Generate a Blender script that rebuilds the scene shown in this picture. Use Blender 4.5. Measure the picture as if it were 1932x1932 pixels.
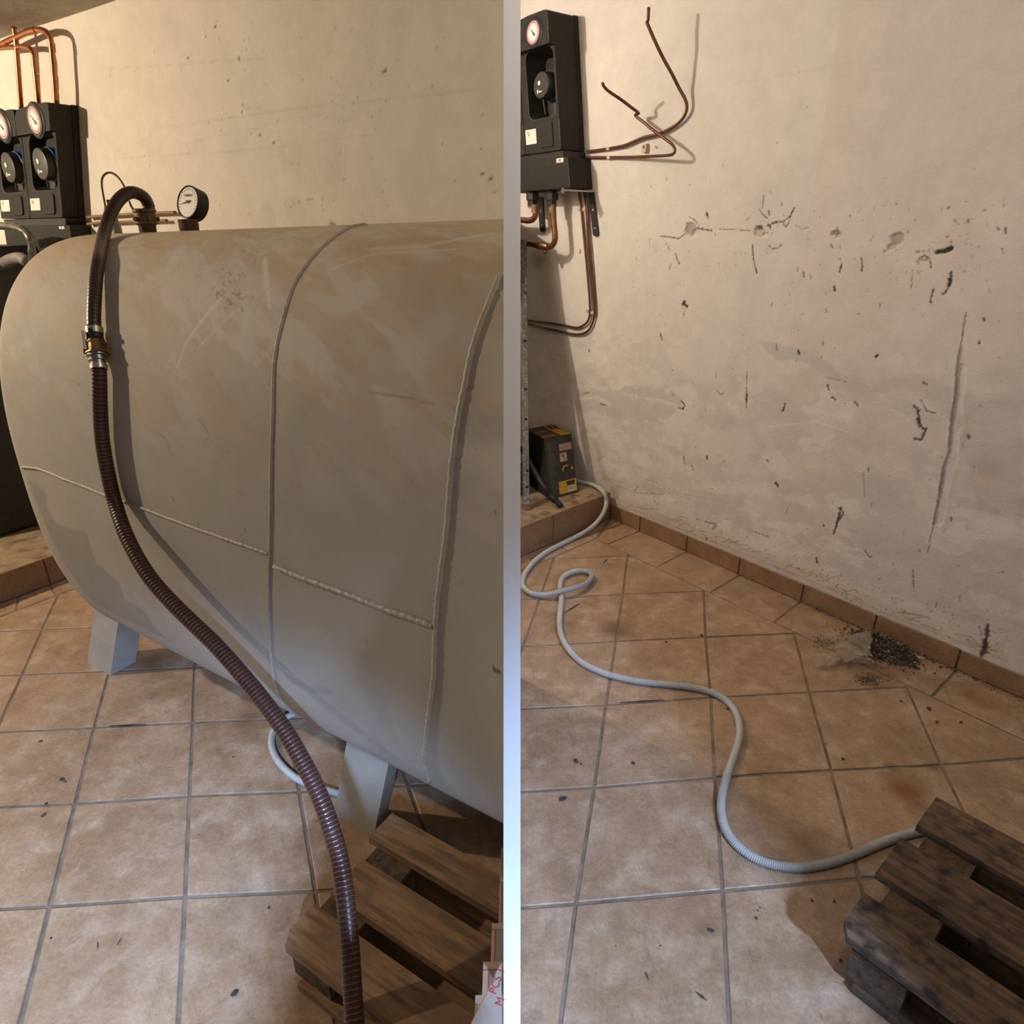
import bpy, bmesh, math, random
import numpy as np
from mathutils import Vector, Matrix
from mathutils.bvhtree import BVHTree
random.seed(7); rng = np.random.default_rng(7)
S = bpy.context.scene
for o in list(bpy.data.objects): bpy.data.objects.remove(o)
COL = S.collection

# ------------------------------------------------------------------ camera, light, exposure
F = 1250.0; YH = 440.0; HC = 1.45
TH = math.atan((966 - YH) / F); CT, ST = math.cos(TH), math.sin(TH)
cam = bpy.data.cameras.new('camera'); co = bpy.data.objects.new('camera', cam); COL.objects.link(co)
cam.sensor_fit = 'HORIZONTAL'; cam.sensor_width = 36; cam.lens = 36 * F / 1932; cam.clip_start = 0.02
co.location = (0, 0, HC); co.rotation_euler = (math.pi / 2 - TH, 0, 0); S.camera = co
S.view_settings.view_transform = 'Standard'; S.view_settings.look = 'None'
S.view_settings.gamma = 1; S.view_settings.use_curve_mapping = False; S.view_settings.exposure = 0.0
w = bpy.data.worlds.new('world'); S.world = w; w.use_nodes = True
w.node_tree.nodes['Background'].inputs[0].default_value = (0.84, 0.82, 0.88, 1)
w.node_tree.nodes['Background'].inputs[1].default_value = 0.11

def lamp(name, loc, power, color, radius):
    l = bpy.data.lights.new(name, 'POINT'); l.energy = power; l.color = color; l.shadow_soft_size = radius
    o = bpy.data.objects.new(name, l); o.location = loc; COL.objects.link(o); return o
def window(name, loc, target, sx, sy, power, color):
    l = bpy.data.lights.new(name, 'AREA'); l.shape = 'RECTANGLE'; l.size = sx; l.size_y = sy; l.energy = power; l.color = color
    o = bpy.data.objects.new(name, l); o.location = loc
    o.rotation_euler = (Vector(target) - Vector(loc)).to_track_quat('-Z', 'Y').to_euler(); COL.objects.link(o); return o
def shaft(name, loc, target, power, color, angle, radius):
    l = bpy.data.lights.new(name, 'SPOT'); l.energy = power; l.color = color; l.spot_size = math.radians(angle); l.spot_blend = 0.9; l.shadow_soft_size = radius
    o = bpy.data.objects.new(name, l); o.location = loc
    o.rotation_euler = (Vector(target) - Vector(loc)).to_track_quat('-Z', 'Y').to_euler(); COL.objects.link(o); return o
WARM = (1.0, 0.81, 0.585); WARM2 = (1.0, 0.87, 0.74); COOL = (0.38, 0.58, 1.0)
LAMP_L = (-3.55, 1.95, 2.12); LAMP_R = (-1.20, 2.95, 2.38)
lamp('ceiling_bulb_left', LAMP_L, 215, WARM, 0.035)
lamp('ceiling_bulb_right', LAMP_R, 78, WARM2, 0.03)
lamp('fill_lamp_front', (0.58, 0.85, 2.42), 25, WARM2, 0.22)  # added warm fill for the right bay, no known source
shaft('daylight_shaft_left', (-0.06, -0.65, 1.42), (-0.72, 0.62, 0.0), 500, COOL, 56, 0.06)
shaft('daylight_shaft_right', (1.12, -0.65, 1.62), (0.42, 0.92, 0.0), 370, COOL, 60, 0.06)

# ------------------------------------------------------------------ projection helpers (real surfaces seen in the photograph)
C = Vector((0, 0, HC))
def ray(px, py):
    u = (px - 966) / F; v = (966 - py) / F
    return Vector((u, CT + v * ST, -ST + v * CT))
def fl(px, py, z=0.0):
    r = ray(px, py); return C + r * ((z - HC) / r.z)
def at(px, py, zc): return C + ray(px, py) * zc
def proj(P):
    p = Vector(P) - C; z = p.y * CT - p.z * ST; y = p.y * ST + p.z * CT
    return 966 + F * p.x / z, 966 - F * y / z
class Wall:
    def __init__(s, d, dist):
        s.d = Vector(d).normalized(); s.n = Vector((-s.d.y, s.d.x, 0)); s.dist = dist   # n points INTO the wall
    def px(s, px, py, off=0.0):
        r = ray(px, py); t = (s.dist - off) / r.dot(s.n); return C + r * t
    def P(s, a, z, off=0.0): return s.d * a + s.n * (s.dist - off) + Vector((0, 0, z))
    def sz(s, px, py):
        p = s.px(px, py); return p.dot(s.d), p.z
WR = Wall((0.6096, -0.7927, 0), 2.492)
WL = Wall((0.837, -0.5472, 0), 1.62)
HALF = 16 * 0.9 / F

# ------------------------------------------------------------------ mesh helpers
class MB:
    def __init__(s): s.v = []; s.f = []; s.m = []
    def add(s, vs, fs, mi=0):
        b = len(s.v); s.v += [Vector(x) for x in vs]
        s.f += [[i + b for i in f] for f in fs]; s.m += [mi] * len(fs); return s
    def box(s, O, X, Y, Z, mi=0, bev=0.0):
        O, X, Y, Z = map(Vector, (O, X, Y, Z))
        if bev <= 0:
            vs = [O, O + X, O + X + Y, O + Y]; vs += [p + Z for p in vs]
            return s.add(vs, [[3, 2, 1, 0], [4, 5, 6, 7], [0, 1, 5, 4], [1, 2, 6, 5], [2, 3, 7, 6], [3, 0, 4, 7]], mi)
        bm = bmesh.new()
        vs = [O, O + X, O + X + Y, O + Y]; vs = [bm.verts.new(p) for p in vs + [p + Z for p in vs]]
        for q in [[3, 2, 1, 0], [4, 5, 6, 7], [0, 1, 5, 4], [1, 2, 6, 5], [2, 3, 7, 6], [3, 0, 4, 7]]: bm.faces.new([vs[i] for i in q])
        bmesh.ops.bevel(bm, geom=bm.edges[:], offset=bev, segments=2, affect='EDGES', profile=0.6)
        bm.verts.index_update()
        s.add([v.co.copy() for v in bm.verts], [[v.index for v in f.verts] for f in bm.faces], mi); bm.free(); return s
    def prism(s, poly, E, mi=0):
        n = len(poly); E = Vector(E)
        vs = [Vector(p) for p in poly]; vs += [p + E for p in vs]
        fs = [list(range(n))[::-1], list(range(n, 2 * n))] + [[i, (i + 1) % n, n + (i + 1) % n, n + i] for i in range(n)]
        return s.add(vs, fs, mi)
    def tube(s, pts, r, seg=10, mi=0, cap=True, matfn=None):
        pts = [Vector(p) for p in pts]; n = len(pts)
        rr = r if isinstance(r, (list, tuple, np.ndarray)) else [r] * n
        T = []
        for i in range(n):
            t = pts[min(i + 1, n - 1)] - pts[max(i - 1, 0)]
            T.append(t.normalized() if t.length > 1e-9 else (T[-1] if T else Vector((0, 0, 1))))
        a = T[0].orthogonal().normalized(); vs = []
        for i in range(n):
            a = (a - T[i] * a.dot(T[i])).normalized(); b = T[i].cross(a)
            for k in range(seg):
                q = 2 * math.pi * k / seg; vs.append(pts[i] + (a * math.cos(q) + b * math.sin(q)) * rr[i])
        base = len(s.v); s.v += vs
        for i in range(n - 1):
            for k in range(seg):
                k2 = (k + 1) % seg
                s.f.append([base + i * seg + k, base + i * seg + k2, base + (i + 1) * seg + k2, base + (i + 1) * seg + k])
                s.m.append(matfn(i) if matfn else mi)
        if cap:
            s.f.append([base + k for k in range(seg)][::-1]); s.m.append(mi)
            s.f.append([base + (n - 1) * seg + k for k in range(seg)]); s.m.append(mi)
        return s
    def lathe(s, O, A, prof, seg=24, mi=0):
        """prof: (distance along the axis A, radius)"""
        A = Vector(A).normalized(); return s.tubeax(Vector(O), A, prof, seg, mi)
    def tubeax(s, O, A, prof, seg, mi):
        a = A.orthogonal().normalized(); b = A.cross(a); base = len(s.v); n = len(prof)
        for h, r in prof:
            for k in range(seg):
                q = 2 * math.pi * k / seg; s.v.append(O + A * h + (a * math.cos(q) + b * math.sin(q)) * max(r, 1e-5))
        for i in range(n - 1):
            for k in range(seg):
                k2 = (k + 1) % seg
                s.f.append([base + i * seg + k, base + i * seg + k2, base + (i + 1) * seg + k2, base + (i + 1) * seg + k]); s.m.append(mi)
        s.f.append([base + k for k in range(seg)][::-1]); s.m.append(mi)
        s.f.append([base + (n - 1) * seg + k for k in range(seg)]); s.m.append(mi)
        return s

def mesh_of(name, mb, mats, base, smooth=0, clip=None, recalc=True):
    me = bpy.data.meshes.new(name); me.from_pydata([v - base for v in mb.v], [], mb.f)
    mats = mats if isinstance(mats, (list, tuple)) else [mats]
    for m in mats: me.materials.append(m)
    if len(mats) > 1: me.polygons.foreach_set('material_index', mb.m)
    if recalc or clip:
        bm = bmesh.new(); bm.from_mesh(me)
        if recalc: bmesh.ops.recalc_face_normals(bm, faces=bm.faces)
        if clip:
            cx, sgn = clip
            r = bmesh.ops.bisect_plane(bm, geom=bm.verts[:] + bm.edges[:] + bm.faces[:], plane_co=(cx - base.x, 0, 0), plane_no=(sgn, 0, 0), clear_outer=True)
            ed = [e for e in r['geom_cut'] if isinstance(e, bmesh.types.BMEdge)]
            try: bmesh.ops.contextual_create(bm, geom=ed)
            except Exception: pass
        bm.to_mesh(me); bm.free()
    if smooth:
        me.polygons.foreach_set('use_smooth', [True] * len(me.polygons))
        if smooth < 180: me.set_sharp_from_angle(angle=math.radians(smooth))
    me.update(); return me
def wpos(o):
    p = Vector(o.location)
    while o.parent: o = o.parent; p += Vector(o.location)
    return p
def root(name, loc, label, cat, group=None):
    o = bpy.data.objects.new(name, None); o.location = loc; o.empty_display_size = 0.05; COL.objects.link(o)
    o['label'] = label; o['category'] = cat
    if group: o['group'] = group
    return o
def part(name, mb, mats, parent, smooth=0, label=None, kind=None, clip=None, recalc=True):
    me = mesh_of(name, mb, mats, wpos(parent), smooth, clip, recalc)
    o = bpy.data.objects.new(name, me); COL.objects.link(o); o.parent = parent
    if label: o['label'] = label
    if kind: o['kind'] = kind
    return o
def solo(name, mb, mats, label, cat, group=None, smooth=0, kind=None, clip=None, base=None):
    if base is None:
        zs = min(v.z for v in mb.v); c = sum(mb.v, Vector()) / len(mb.v); base = Vector((c.x, c.y, zs))
    me = mesh_of(name, mb, mats, base, smooth, clip)
    o = bpy.data.objects.new(name, me); o.location = base; COL.objects.link(o)
    if label: o['label'] = label
    if cat: o['category'] = cat
    if group: o['group'] = group
    if kind: o['kind'] = kind
    return o
def struct(name, mb, mats, smooth=0, clip=None, recalc=True):
    o = bpy.data.objects.new(name, mesh_of(name, mb, mats, Vector(), smooth, clip, recalc)); COL.objects.link(o); o['kind'] = 'structure'; return o
def catmull(P, step):
    P = [Vector(p) for p in P]; out = []
    Q = [P[0] * 2 - P[1]] + P + [P[-1] * 2 - P[-2]]
    for i in range(1, len(Q) - 2):
        n = max(2, int((Q[i + 1] - Q[i]).length / step))
        for k in range(n):
            t = k / n; a, b, c, d = Q[i - 1], Q[i], Q[i + 1], Q[i + 2]
            out.append(0.5 * ((2 * b) + (c - a) * t + (2 * a - 5 * b + 4 * c - d) * t * t + (3 * b - a - 3 * c + d) * t ** 3))
    out.append(P[-1]); return out
def resample(pts, step):
    out = [pts[0]]; acc = 0.0
    for a, b in zip(pts, pts[1:]):
        L = (b - a).length
        while acc + L >= step:
            t = (step - acc) / L; a = a.lerp(b, t); out.append(a.copy()); L = (b - a).length; acc = 0.0
        acc += L
    return out

# ------------------------------------------------------------------ materials
def srgb(r, g, b):
    f = lambda c: (c / 255 / 12.92) if c / 255 <= 0.04045 else ((c / 255 + 0.055) / 1.055) ** 2.4
    return (f(r), f(g), f(b), 1)
def mat(name, c1, c2=None, scale=20.0, rough=0.6, metal=0.0, bump=0.0, bscale=None, detail=5, ramp=(0.35, 0.65), coat=0.0, stretch=None, c3=None, s3=3.0, speck=None):
    m = bpy.data.materials.new(name); m.use_nodes = True; nt = m.node_tree; N = nt.nodes; Lk = nt.links
    b = N['Principled BSDF']; b.inputs['Roughness'].default_value = rough; b.inputs['Metallic'].default_value = metal
    if coat: b.inputs['Coat Weight'].default_value = coat
    b.inputs['Base Color'].default_value = c1
    geo = N.new('ShaderNodeNewGeometry'); vec = geo.outputs['Position']
    if stretch:
        mp = N.new('ShaderNodeMapping'); mp.vector_type = 'TEXTURE'; mp.inputs['Rotation'].default_value = stretch[0]; mp.inputs['Scale'].default_value = stretch[1]
        Lk.new(vec, mp.inputs[0]); vec = mp.outputs[0]
    out = None
    if c2 is not None:
        n = N.new('ShaderNodeTexNoise'); n.inputs['Scale'].default_value = scale; n.inputs['Detail'].default_value = detail; n.inputs['Roughness'].default_value = 0.65
        Lk.new(vec, n.inputs['Vector'])
        r = N.new('ShaderNodeMapRange'); r.inputs[1].default_value = ramp[0]; r.inputs[2].default_value = ramp[1]; Lk.new(n.outputs['Fac'], r.inputs[0])
        mx = N.new('ShaderNodeMix'); mx.data_type = 'RGBA'; Lk.new(r.outputs[0], mx.inputs[0]); mx.inputs[6].default_value = c1; mx.inputs[7].default_value = c2
        out = mx.outputs[2]
        if c3 is not None:
            n3 = N.new('ShaderNodeTexNoise'); n3.inputs['Scale'].default_value = s3; n3.inputs['Detail'].default_value = 6; Lk.new(geo.outputs['Position'], n3.inputs['Vector'])
            r3 = N.new('ShaderNodeMapRange'); r3.inputs[1].default_value = 0.48; r3.inputs[2].default_value = 0.68; Lk.new(n3.outputs['Fac'], r3.inputs[0])
            mx3 = N.new('ShaderNodeMix'); mx3.data_type = 'RGBA'; Lk.new(r3.outputs[0], mx3.inputs[0]); Lk.new(out, mx3.inputs[6]); mx3.inputs[7].default_value = c3; out = mx3.outputs[2]
        Lk.new(out, b.inputs['Base Color'])
    if speck:
        vo = N.new('ShaderNodeTexVoronoi'); vo.inputs['Scale'].default_value = speck[0]; Lk.new(geo.outputs['Position'], vo.inputs['Vector'])
        rs = N.new('ShaderNodeMapRange'); rs.inputs[1].default_value = speck[1]; rs.inputs[2].default_value = speck[1] * 0.6; Lk.new(vo.outputs['Distance'], rs.inputs[0])
        mxs = N.new('ShaderNodeMix'); mxs.data_type = 'RGBA'; Lk.new(rs.outputs[0], mxs.inputs[0])
        if out is not None: Lk.new(out, mxs.inputs[6])
        else: mxs.inputs[6].default_value = c1
        mxs.inputs[7].default_value = speck[2]; Lk.new(mxs.outputs[2], b.inputs['Base Color'])
    if bump:
        nb = N.new('ShaderNodeTexNoise'); nb.inputs['Scale'].default_value = bscale or scale * 3; nb.inputs['Detail'].default_value = 4; Lk.new(vec, nb.inputs['Vector'])
        bp = N.new('ShaderNodeBump'); bp.inputs['Strength'].default_value = bump; bp.inputs['Distance'].default_value = 0.004; Lk.new(nb.outputs['Fac'], bp.inputs['Height']); Lk.new(bp.outputs[0], b.inputs['Normal'])
    return m
def attr_mat(name, bump=0.25, rough=0.85, fine=0.10):
    m = bpy.data.materials.new(name); m.use_nodes = True; nt = m.node_tree; N = nt.nodes; Lk = nt.links; b = N['Principled BSDF']
    b.inputs['Roughness'].default_value = rough
    a = N.new('ShaderNodeVertexColor'); a.layer_name = 'paint'
    geo = N.new('ShaderNodeNewGeometry')
    n = N.new('ShaderNodeTexNoise'); n.inputs['Scale'].default_value = 9; n.inputs['Detail'].default_value = 8; n.inputs['Roughness'].default_value = 0.7; Lk.new(geo.outputs['Position'], n.inputs['Vector'])
    r = N.new('ShaderNodeMapRange'); r.inputs[1].default_value = 0.3; r.inputs[2].default_value = 0.7; r.inputs[3].default_value = 1 - fine; r.inputs[4].default_value = 1 + fine * 0.5; Lk.new(n.outputs['Fac'], r.inputs[0])
    mx = N.new('ShaderNodeVectorMath'); mx.operation = 'SCALE'; Lk.new(a.outputs['Color'], mx.inputs[0]); Lk.new(r.outputs[0], mx.inputs['Scale']); Lk.new(mx.outputs[0], b.inputs['Base Color'])
    nb = N.new('ShaderNodeTexNoise'); nb.inputs['Scale'].default_value = 130; nb.inputs['Detail'].default_value = 5; Lk.new(geo.outputs['Position'], nb.inputs['Vector'])
    bp = N.new('ShaderNodeBump'); bp.inputs['Strength'].default_value = bump; bp.inputs['Distance'].default_value = 0.004; Lk.new(nb.outputs['Fac'], bp.inputs['Height']); Lk.new(bp.outputs[0], b.inputs['Normal'])
    return m
M = {}
M['plaster'] = attr_mat('plaster_painted')
M['tankpaint'] = attr_mat('tank_paint', bump=0.12, rough=0.75, fine=0.07)
M['white'] = mat('white_gloss_board', (0.96, 0.955, 0.95, 1), rough=0.5)
M['ceiling'] = mat('ceiling_plaster', (0.42, 0.36, 0.29, 1), (0.34, 0.29, 0.23, 1), 14, 0.9, bump=0.3)
M['sidewall'] = mat('plain_plaster', (0.66, 0.63, 0.57, 1), (0.6, 0.57, 0.5, 1), 8, 0.9)
def tile_mat(name, c1, c2, c3):
    m = mat(name, c1, c2, 5, 0.45, bump=0.25, bscale=60, detail=14, ramp=(0.36, 0.66), c3=c3, s3=11, speck=(75, 0.085, (0.17, 0.105, 0.06, 1)))
    nt = m.node_tree; N = nt.nodes; Lk = nt.links; b = N['Principled BSDF']; geo = [n for n in N if n.type == 'NEW_GEOMETRY'][0]
    src = b.inputs['Base Color'].links[0].from_socket
    # wavy fine veins
    w_ = N.new('ShaderNodeTexNoise'); w_.inputs['Scale'].default_value = 5; w_.inputs['Detail'].default_value = 12; w_.inputs['Roughness'].default_value = 0.75; w_.inputs['Distortion'].default_value = 1.6
    Lk.new(geo.outputs['Position'], w_.inputs['Vector'])
    r = N.new('ShaderNodeMapRange'); r.inputs[1].default_value = 0.56; r.inputs[2].default_value = 0.63; r.inputs[4].default_value = 0.42; Lk.new(w_.outputs['Fac'], r.inputs[0])
    mx = N.new('ShaderNodeMix'); mx.data_type = 'RGBA'; Lk.new(r.outputs[0], mx.inputs[0]); Lk.new(src, mx.inputs[6]); mx.inputs[7].default_value = (0.20, 0.13, 0.08, 1)
    src = mx.outputs[2]
    for sc_, lo_, hi_, c_lo, c_hi in ((110, .35, .65, .78, 1.12), (28, .38, .62, .84, 1.08)):
        g_ = N.new('ShaderNodeTexNoise'); g_.inputs['Scale'].default_value = sc_; g_.inputs['Detail'].default_value = 7; g_.inputs['Roughness'].default_value = 0.8; Lk.new(geo.outputs['Position'], g_.inputs['Vector'])
        gr_ = N.new('ShaderNodeMapRange'); gr_.inputs[1].default_value = lo_; gr_.inputs[2].default_value = hi_; gr_.inputs[3].default_value = c_lo; gr_.inputs[4].default_value = c_hi; Lk.new(g_.outputs['Fac'], gr_.inputs[0])
        vm = N.new('ShaderNodeVectorMath'); vm.operation = 'SCALE'; Lk.new(src, vm.inputs[0]); Lk.new(gr_.outputs[0], vm.inputs['Scale']); src = vm.outputs[0]
    for c_, rad, col, st in STAINS:
        sb = N.new('ShaderNodeVectorMath'); sb.operation = 'DISTANCE'
        nd = N.new('ShaderNodeTexNoise'); nd.inputs['Scale'].default_value = 14; nd.inputs['Detail'].default_value = 5; Lk.new(geo.outputs['Position'], nd.inputs['Vector'])
        ad = N.new('ShaderNodeVectorMath'); ad.operation = 'MULTIPLY_ADD'; Lk.new(nd.outputs['Color'], ad.inputs[0]); ad.inputs[1].default_value = (rad, rad, 0)
        ad.inputs[2].default_value = (-rad / 2, -rad / 2, 0)
        a2 = N.new('ShaderNodeVectorMath'); Lk.new(ad.outputs[0], a2.inputs[0]); Lk.new(geo.outputs['Position'], a2.inputs[1])
        Lk.new(a2.outputs[0], sb.inputs[0]); sb.inputs[1].default_value = c_
        rr = N.new('ShaderNodeMapRange'); rr.inputs[1].default_value = rad; rr.inputs[2].default_value = rad * 0.15; rr.inputs[4].default_value = st; Lk.new(sb.outputs['Value'], rr.inputs[0])
        mm = N.new('ShaderNodeMix'); mm.data_type = 'RGBA'; Lk.new(rr.outputs[0], mm.inputs[0]); Lk.new(src, mm.inputs[6]); mm.inputs[7].default_value = col; src = mm.outputs[2]
    Lk.new(src, b.inputs['Base Color'])
    return m
def sp(px, py, r, col, st): return (fl(px, py)[:], r, col, st)
RUST = (0.20, 0.065, 0.015, 1); DIRT = (0.13, 0.075, 0.035, 1); DUST = (0.30, 0.25, 0.19, 1)
STAINS = [sp(1162, 1186, 0.10, DIRT, 0.75), sp(1705, 1485, 0.075, RUST, 0.75), sp(1683, 1447, 0.03, DIRT, 0.9), sp(1762, 1448, 0.025, DIRT, 0.8),
          sp(1860, 1330, 0.05, RUST, 0.45), sp(1830, 1312, 0.04, RUST, 0.4), sp(1400, 1100, 0.14, DUST, 0.5), sp(1300, 1060, 0.12, DUST, 0.45),
          sp(1640, 1250, 0.16, DIRT, 0.6), sp(1540, 1600, 0.07, DIRT, 0.45), sp(1330, 1750, 0.035, DIRT, 0.4), sp(1720, 1420, 0.12, DIRT, 0.25), sp(1850, 1480, 0.12, DIRT, 0.35), sp(1480, 1370, 0.05, DIRT, 0.25)]
T1, T2, T3 = (0.43, 0.285, 0.175, 1), (0.30, 0.185, 0.105, 1), (0.47, 0.335, 0.225, 1)
M['tile_r'] = tile_mat('terracotta_tile_right', T1, T2, T3)
STAINS = [sp(290, 1245, 0.10, DIRT, 0.7), sp(450, 1700, 0.12, DUST, 0.15)]  # first entry: brown patch on the floor beside the tank leg
M['tile_l'] = tile_mat('terracotta_tile_left', T1, T2, T3)
STAINS = []
M['skirt'] = tile_mat('terracotta_skirting', (0.31, 0.175, 0.088, 1), (0.25, 0.14, 0.07, 1), (0.34, 0.20, 0.105, 1))
M['grout'] = mat('grout', (0.25, 0.20, 0.145, 1), (0.14, 0.105, 0.07, 1), 16, 0.95, bump=0.3)
M['grouts'] = mat('grout_skirting', (0.20, 0.155, 0.11, 1), (0.13, 0.10, 0.07, 1), 16, 0.95)
M['plinth'] = mat('plinth_top', (0.34, 0.25, 0.15, 1), (0.20, 0.14, 0.08, 1), 9, 0.9, bump=0.4, c3=(0.12, 0.08, 0.05, 1), s3=14)
M['epp'] = mat('black_foam_shell', (0.017, 0.0165, 0.012, 1), (0.009, 0.0085, 0.0065, 1), 60, 0.75, bump=0.5, bscale=260, speck=(300, 0.22, (0.06, 0.055, 0.035, 1)))
M['epp_dark'] = mat('black_plastic', (0.012, 0.012, 0.012, 1), (0.022, 0.021, 0.018, 1), 40, 0.5)
M['epp_edge'] = mat('foam_edge_highlight', (0.16, 0.14, 0.09, 1), (0.05, 0.045, 0.03, 1), 90, 0.8, bump=0.5)  # pale tone for the highlights along the foam edges
M['knob'] = mat('dark_knob_plastic', (0.030, 0.030, 0.024, 1), rough=0.45)
M['blue'] = mat('blue_plastic', (0.012, 0.085, 0.26, 1), rough=0.4)
M['blue2'] = mat('deep_blue_plastic', (0.006, 0.045, 0.16, 1), rough=0.4)
M['paper'] = mat('paper_label', (0.75, 0.70, 0.62, 1), rough=0.8)
M['dial'] = mat('dial_face', (0.78, 0.74, 0.70, 1), rough=0.5)
M['pink'] = mat('dial_pink_scale', (0.50, 0.24, 0.27, 1), rough=0.5)
M['red'] = mat('red_ink', (0.42, 0.05, 0.03, 1), rough=0.8)
M['ink'] = mat('black_ink', (0.015, 0.015, 0.015, 1), rough=0.6)
M['cream'] = mat('cream_dial', (0.93, 0.88, 0.74, 1), (0.86, 0.79, 0.63, 1), 40, 0.5)
M['copper'] = mat('bright_copper', (0.55, 0.22, 0.09, 1), (0.36, 0.13, 0.05, 1), 45, 0.30, metal=0.85)
M['copper_mid'] = mat('darker_copper', (0.34, 0.14, 0.065, 1), (0.20, 0.08, 0.04, 1), 45, 0.36, metal=0.7)  # darker copy of the bright copper, for the valve tubes
M['copper_old'] = mat('brown_copper', (0.20, 0.085, 0.045, 1), (0.12, 0.05, 0.03, 1), 30, 0.38, metal=0.55)
M['copper_dull'] = mat('dull_copper', (0.30, 0.17, 0.09, 1), (0.20, 0.12, 0.07, 1), 30, 0.6, metal=0.2)
M['solder'] = mat('solder_ring', (0.62, 0.56, 0.50, 1), rough=0.3, metal=0.9)
M['brass'] = mat('brass', (0.38, 0.25, 0.09, 1), (0.22, 0.13, 0.05, 1), 50, 0.35, metal=0.85)
M['brass_dirty'] = mat('dirty_brass', (0.20, 0.13, 0.055, 1), (0.11, 0.065, 0.03, 1), 60, 0.55, metal=0.5, bump=0.3)
M['rust'] = mat('rusty_steel', (0.12, 0.06, 0.03, 1), (0.055, 0.03, 0.018, 1), 55, 0.85, bump=0.6)
M['steel'] = mat('galvanised_steel', (0.42, 0.42, 0.42, 1), (0.28, 0.28, 0.27, 1), 40, 0.35, metal=0.9)
M['alu'] = mat('aluminium', (0.68, 0.64, 0.56, 1), (0.5, 0.47, 0.42, 1), 30, 0.35, metal=0.8)
M['post'] = mat('dusty_steel_post', (0.15, 0.14, 0.12, 1), (0.08, 0.075, 0.065, 1), 30, 0.35, metal=0.5, c3=(0.27, 0.26, 0.23, 1), s3=60)
M['hose'] = mat('brown_hose', (0.038, 0.015, 0.010, 1), (0.062, 0.024, 0.015, 1), 12, 0.36, coat=0.10)
M['hose_ring'] = mat('brown_hose_ring', (0.24, 0.12, 0.085, 1), (0.15, 0.07, 0.05, 1), 20, 0.35)
M['hose_up'] = mat('olive_brown_hose', (0.034, 0.022, 0.014, 1), (0.048, 0.028, 0.018, 1), 12, 0.34, coat=0.15)
M['hose_upring'] = mat('olive_hose_ring', (0.085, 0.055, 0.035, 1), rough=0.4)
M['conduit'] = mat('grey_conduit', (0.50, 0.50, 0.46, 1), (0.42, 0.42, 0.38, 1), 12, 0.5, speck=(55, 0.10, (0.12, 0.11, 0.1, 1)))
M['conduit_dark'] = mat('grey_conduit_groove', (0.27, 0.27, 0.25, 1), rough=0.6)
M['cable'] = mat('brown_capillary', (0.20, 0.13, 0.08, 1), (0.14, 0.09, 0.055, 1), 30, 0.5)
M['clip'] = mat('beige_clip', (0.55, 0.42, 0.30, 1), rough=0.6)
M['brown_tile_dirt'] = mat('dirt', (0.045, 0.032, 0.02, 1), (0.10, 0.075, 0.05, 1), 70, 0.95)
M['crumb'] = mat('plaster_crumbs', (0.42, 0.38, 0.32, 1), (0.24, 0.20, 0.16, 1), 60, 0.95)
M['charcoal'] = mat('dark_chip', (0.03, 0.027, 0.022, 1), (0.08, 0.07, 0.055, 1), 60, 0.9)
M['carton'] = mat('cardboard', (0.42, 0.30, 0.22, 1), (0.34, 0.24, 0.17, 1), 20, 0.85)
M['wrap'] = mat('greyish_wrap', (0.24, 0.21, 0.20, 1), (0.17, 0.15, 0.14, 1), 12, 0.6)
M['yellow'] = mat('yellow_print', (0.62, 0.36, 0.02, 1), (0.5, 0.28, 0.02, 1), 30, 0.5)
M['yellow_d'] = mat('worn_yellow_print', (0.30, 0.17, 0.04, 1), (0.16, 0.10, 0.03, 1), 30, 0.6)
M['cartonblack'] = mat('black_print', (0.014, 0.014, 0.013, 1), (0.03, 0.03, 0.026, 1), 30, 0.5)
M['greyprint'] = mat('grey_print', (0.055, 0.058, 0.052, 1), rough=0.6)
M['pinkprint'] = mat('pink_print', (0.36, 0.20, 0.22, 1), (0.25, 0.15, 0.16, 1), 60, 0.5)
M['tanprint'] = mat('tan_print', (0.42, 0.30, 0.20, 1), rough=0.5)
M['green'] = mat('dark_green_rubber', (0.012, 0.026, 0.022, 1), rough=0.5)
def wood(name, a, b_, c, rot, sc=1.0):
    return mat(name, a, b_, 42, 0.8, bump=0.6, bscale=70, stretch=((0, 0, -rot), (9.0, 1.0, 1.0)), ramp=(0.40, 0.60), c3=c, s3=11 * sc)
M['wood_l'] = wood('pallet_wood_left', (0.34, 0.20, 0.10, 1), (0.15, 0.085, 0.042, 1), (0.20, 0.12, 0.065, 1), math.radians(32))
M['wood_r'] = wood('pallet_wood_right', (0.17, 0.105, 0.058, 1), (0.075, 0.048, 0.028, 1), (0.020, 0.016, 0.012, 1), math.radians(49), 2.4)
M['endgrain'] = mat('end_grain', (0.15, 0.095, 0.05, 1), (0.05, 0.035, 0.02, 1), 45, 0.9, bump=0.5)
M['film'] = None
def film():
    m = bpy.data.materials.new('dirty_plastic_film'); m.use_nodes = True; nt = m.node_tree; b = nt.nodes['Principled BSDF']
    b.inputs['Base Color'].default_value = (0.46, 0.38, 0.29, 1); b.inputs['Roughness'].default_value = 0.22; b.inputs['Alpha'].default_value = 0.42
    return m
M['film'] = film()

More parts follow.
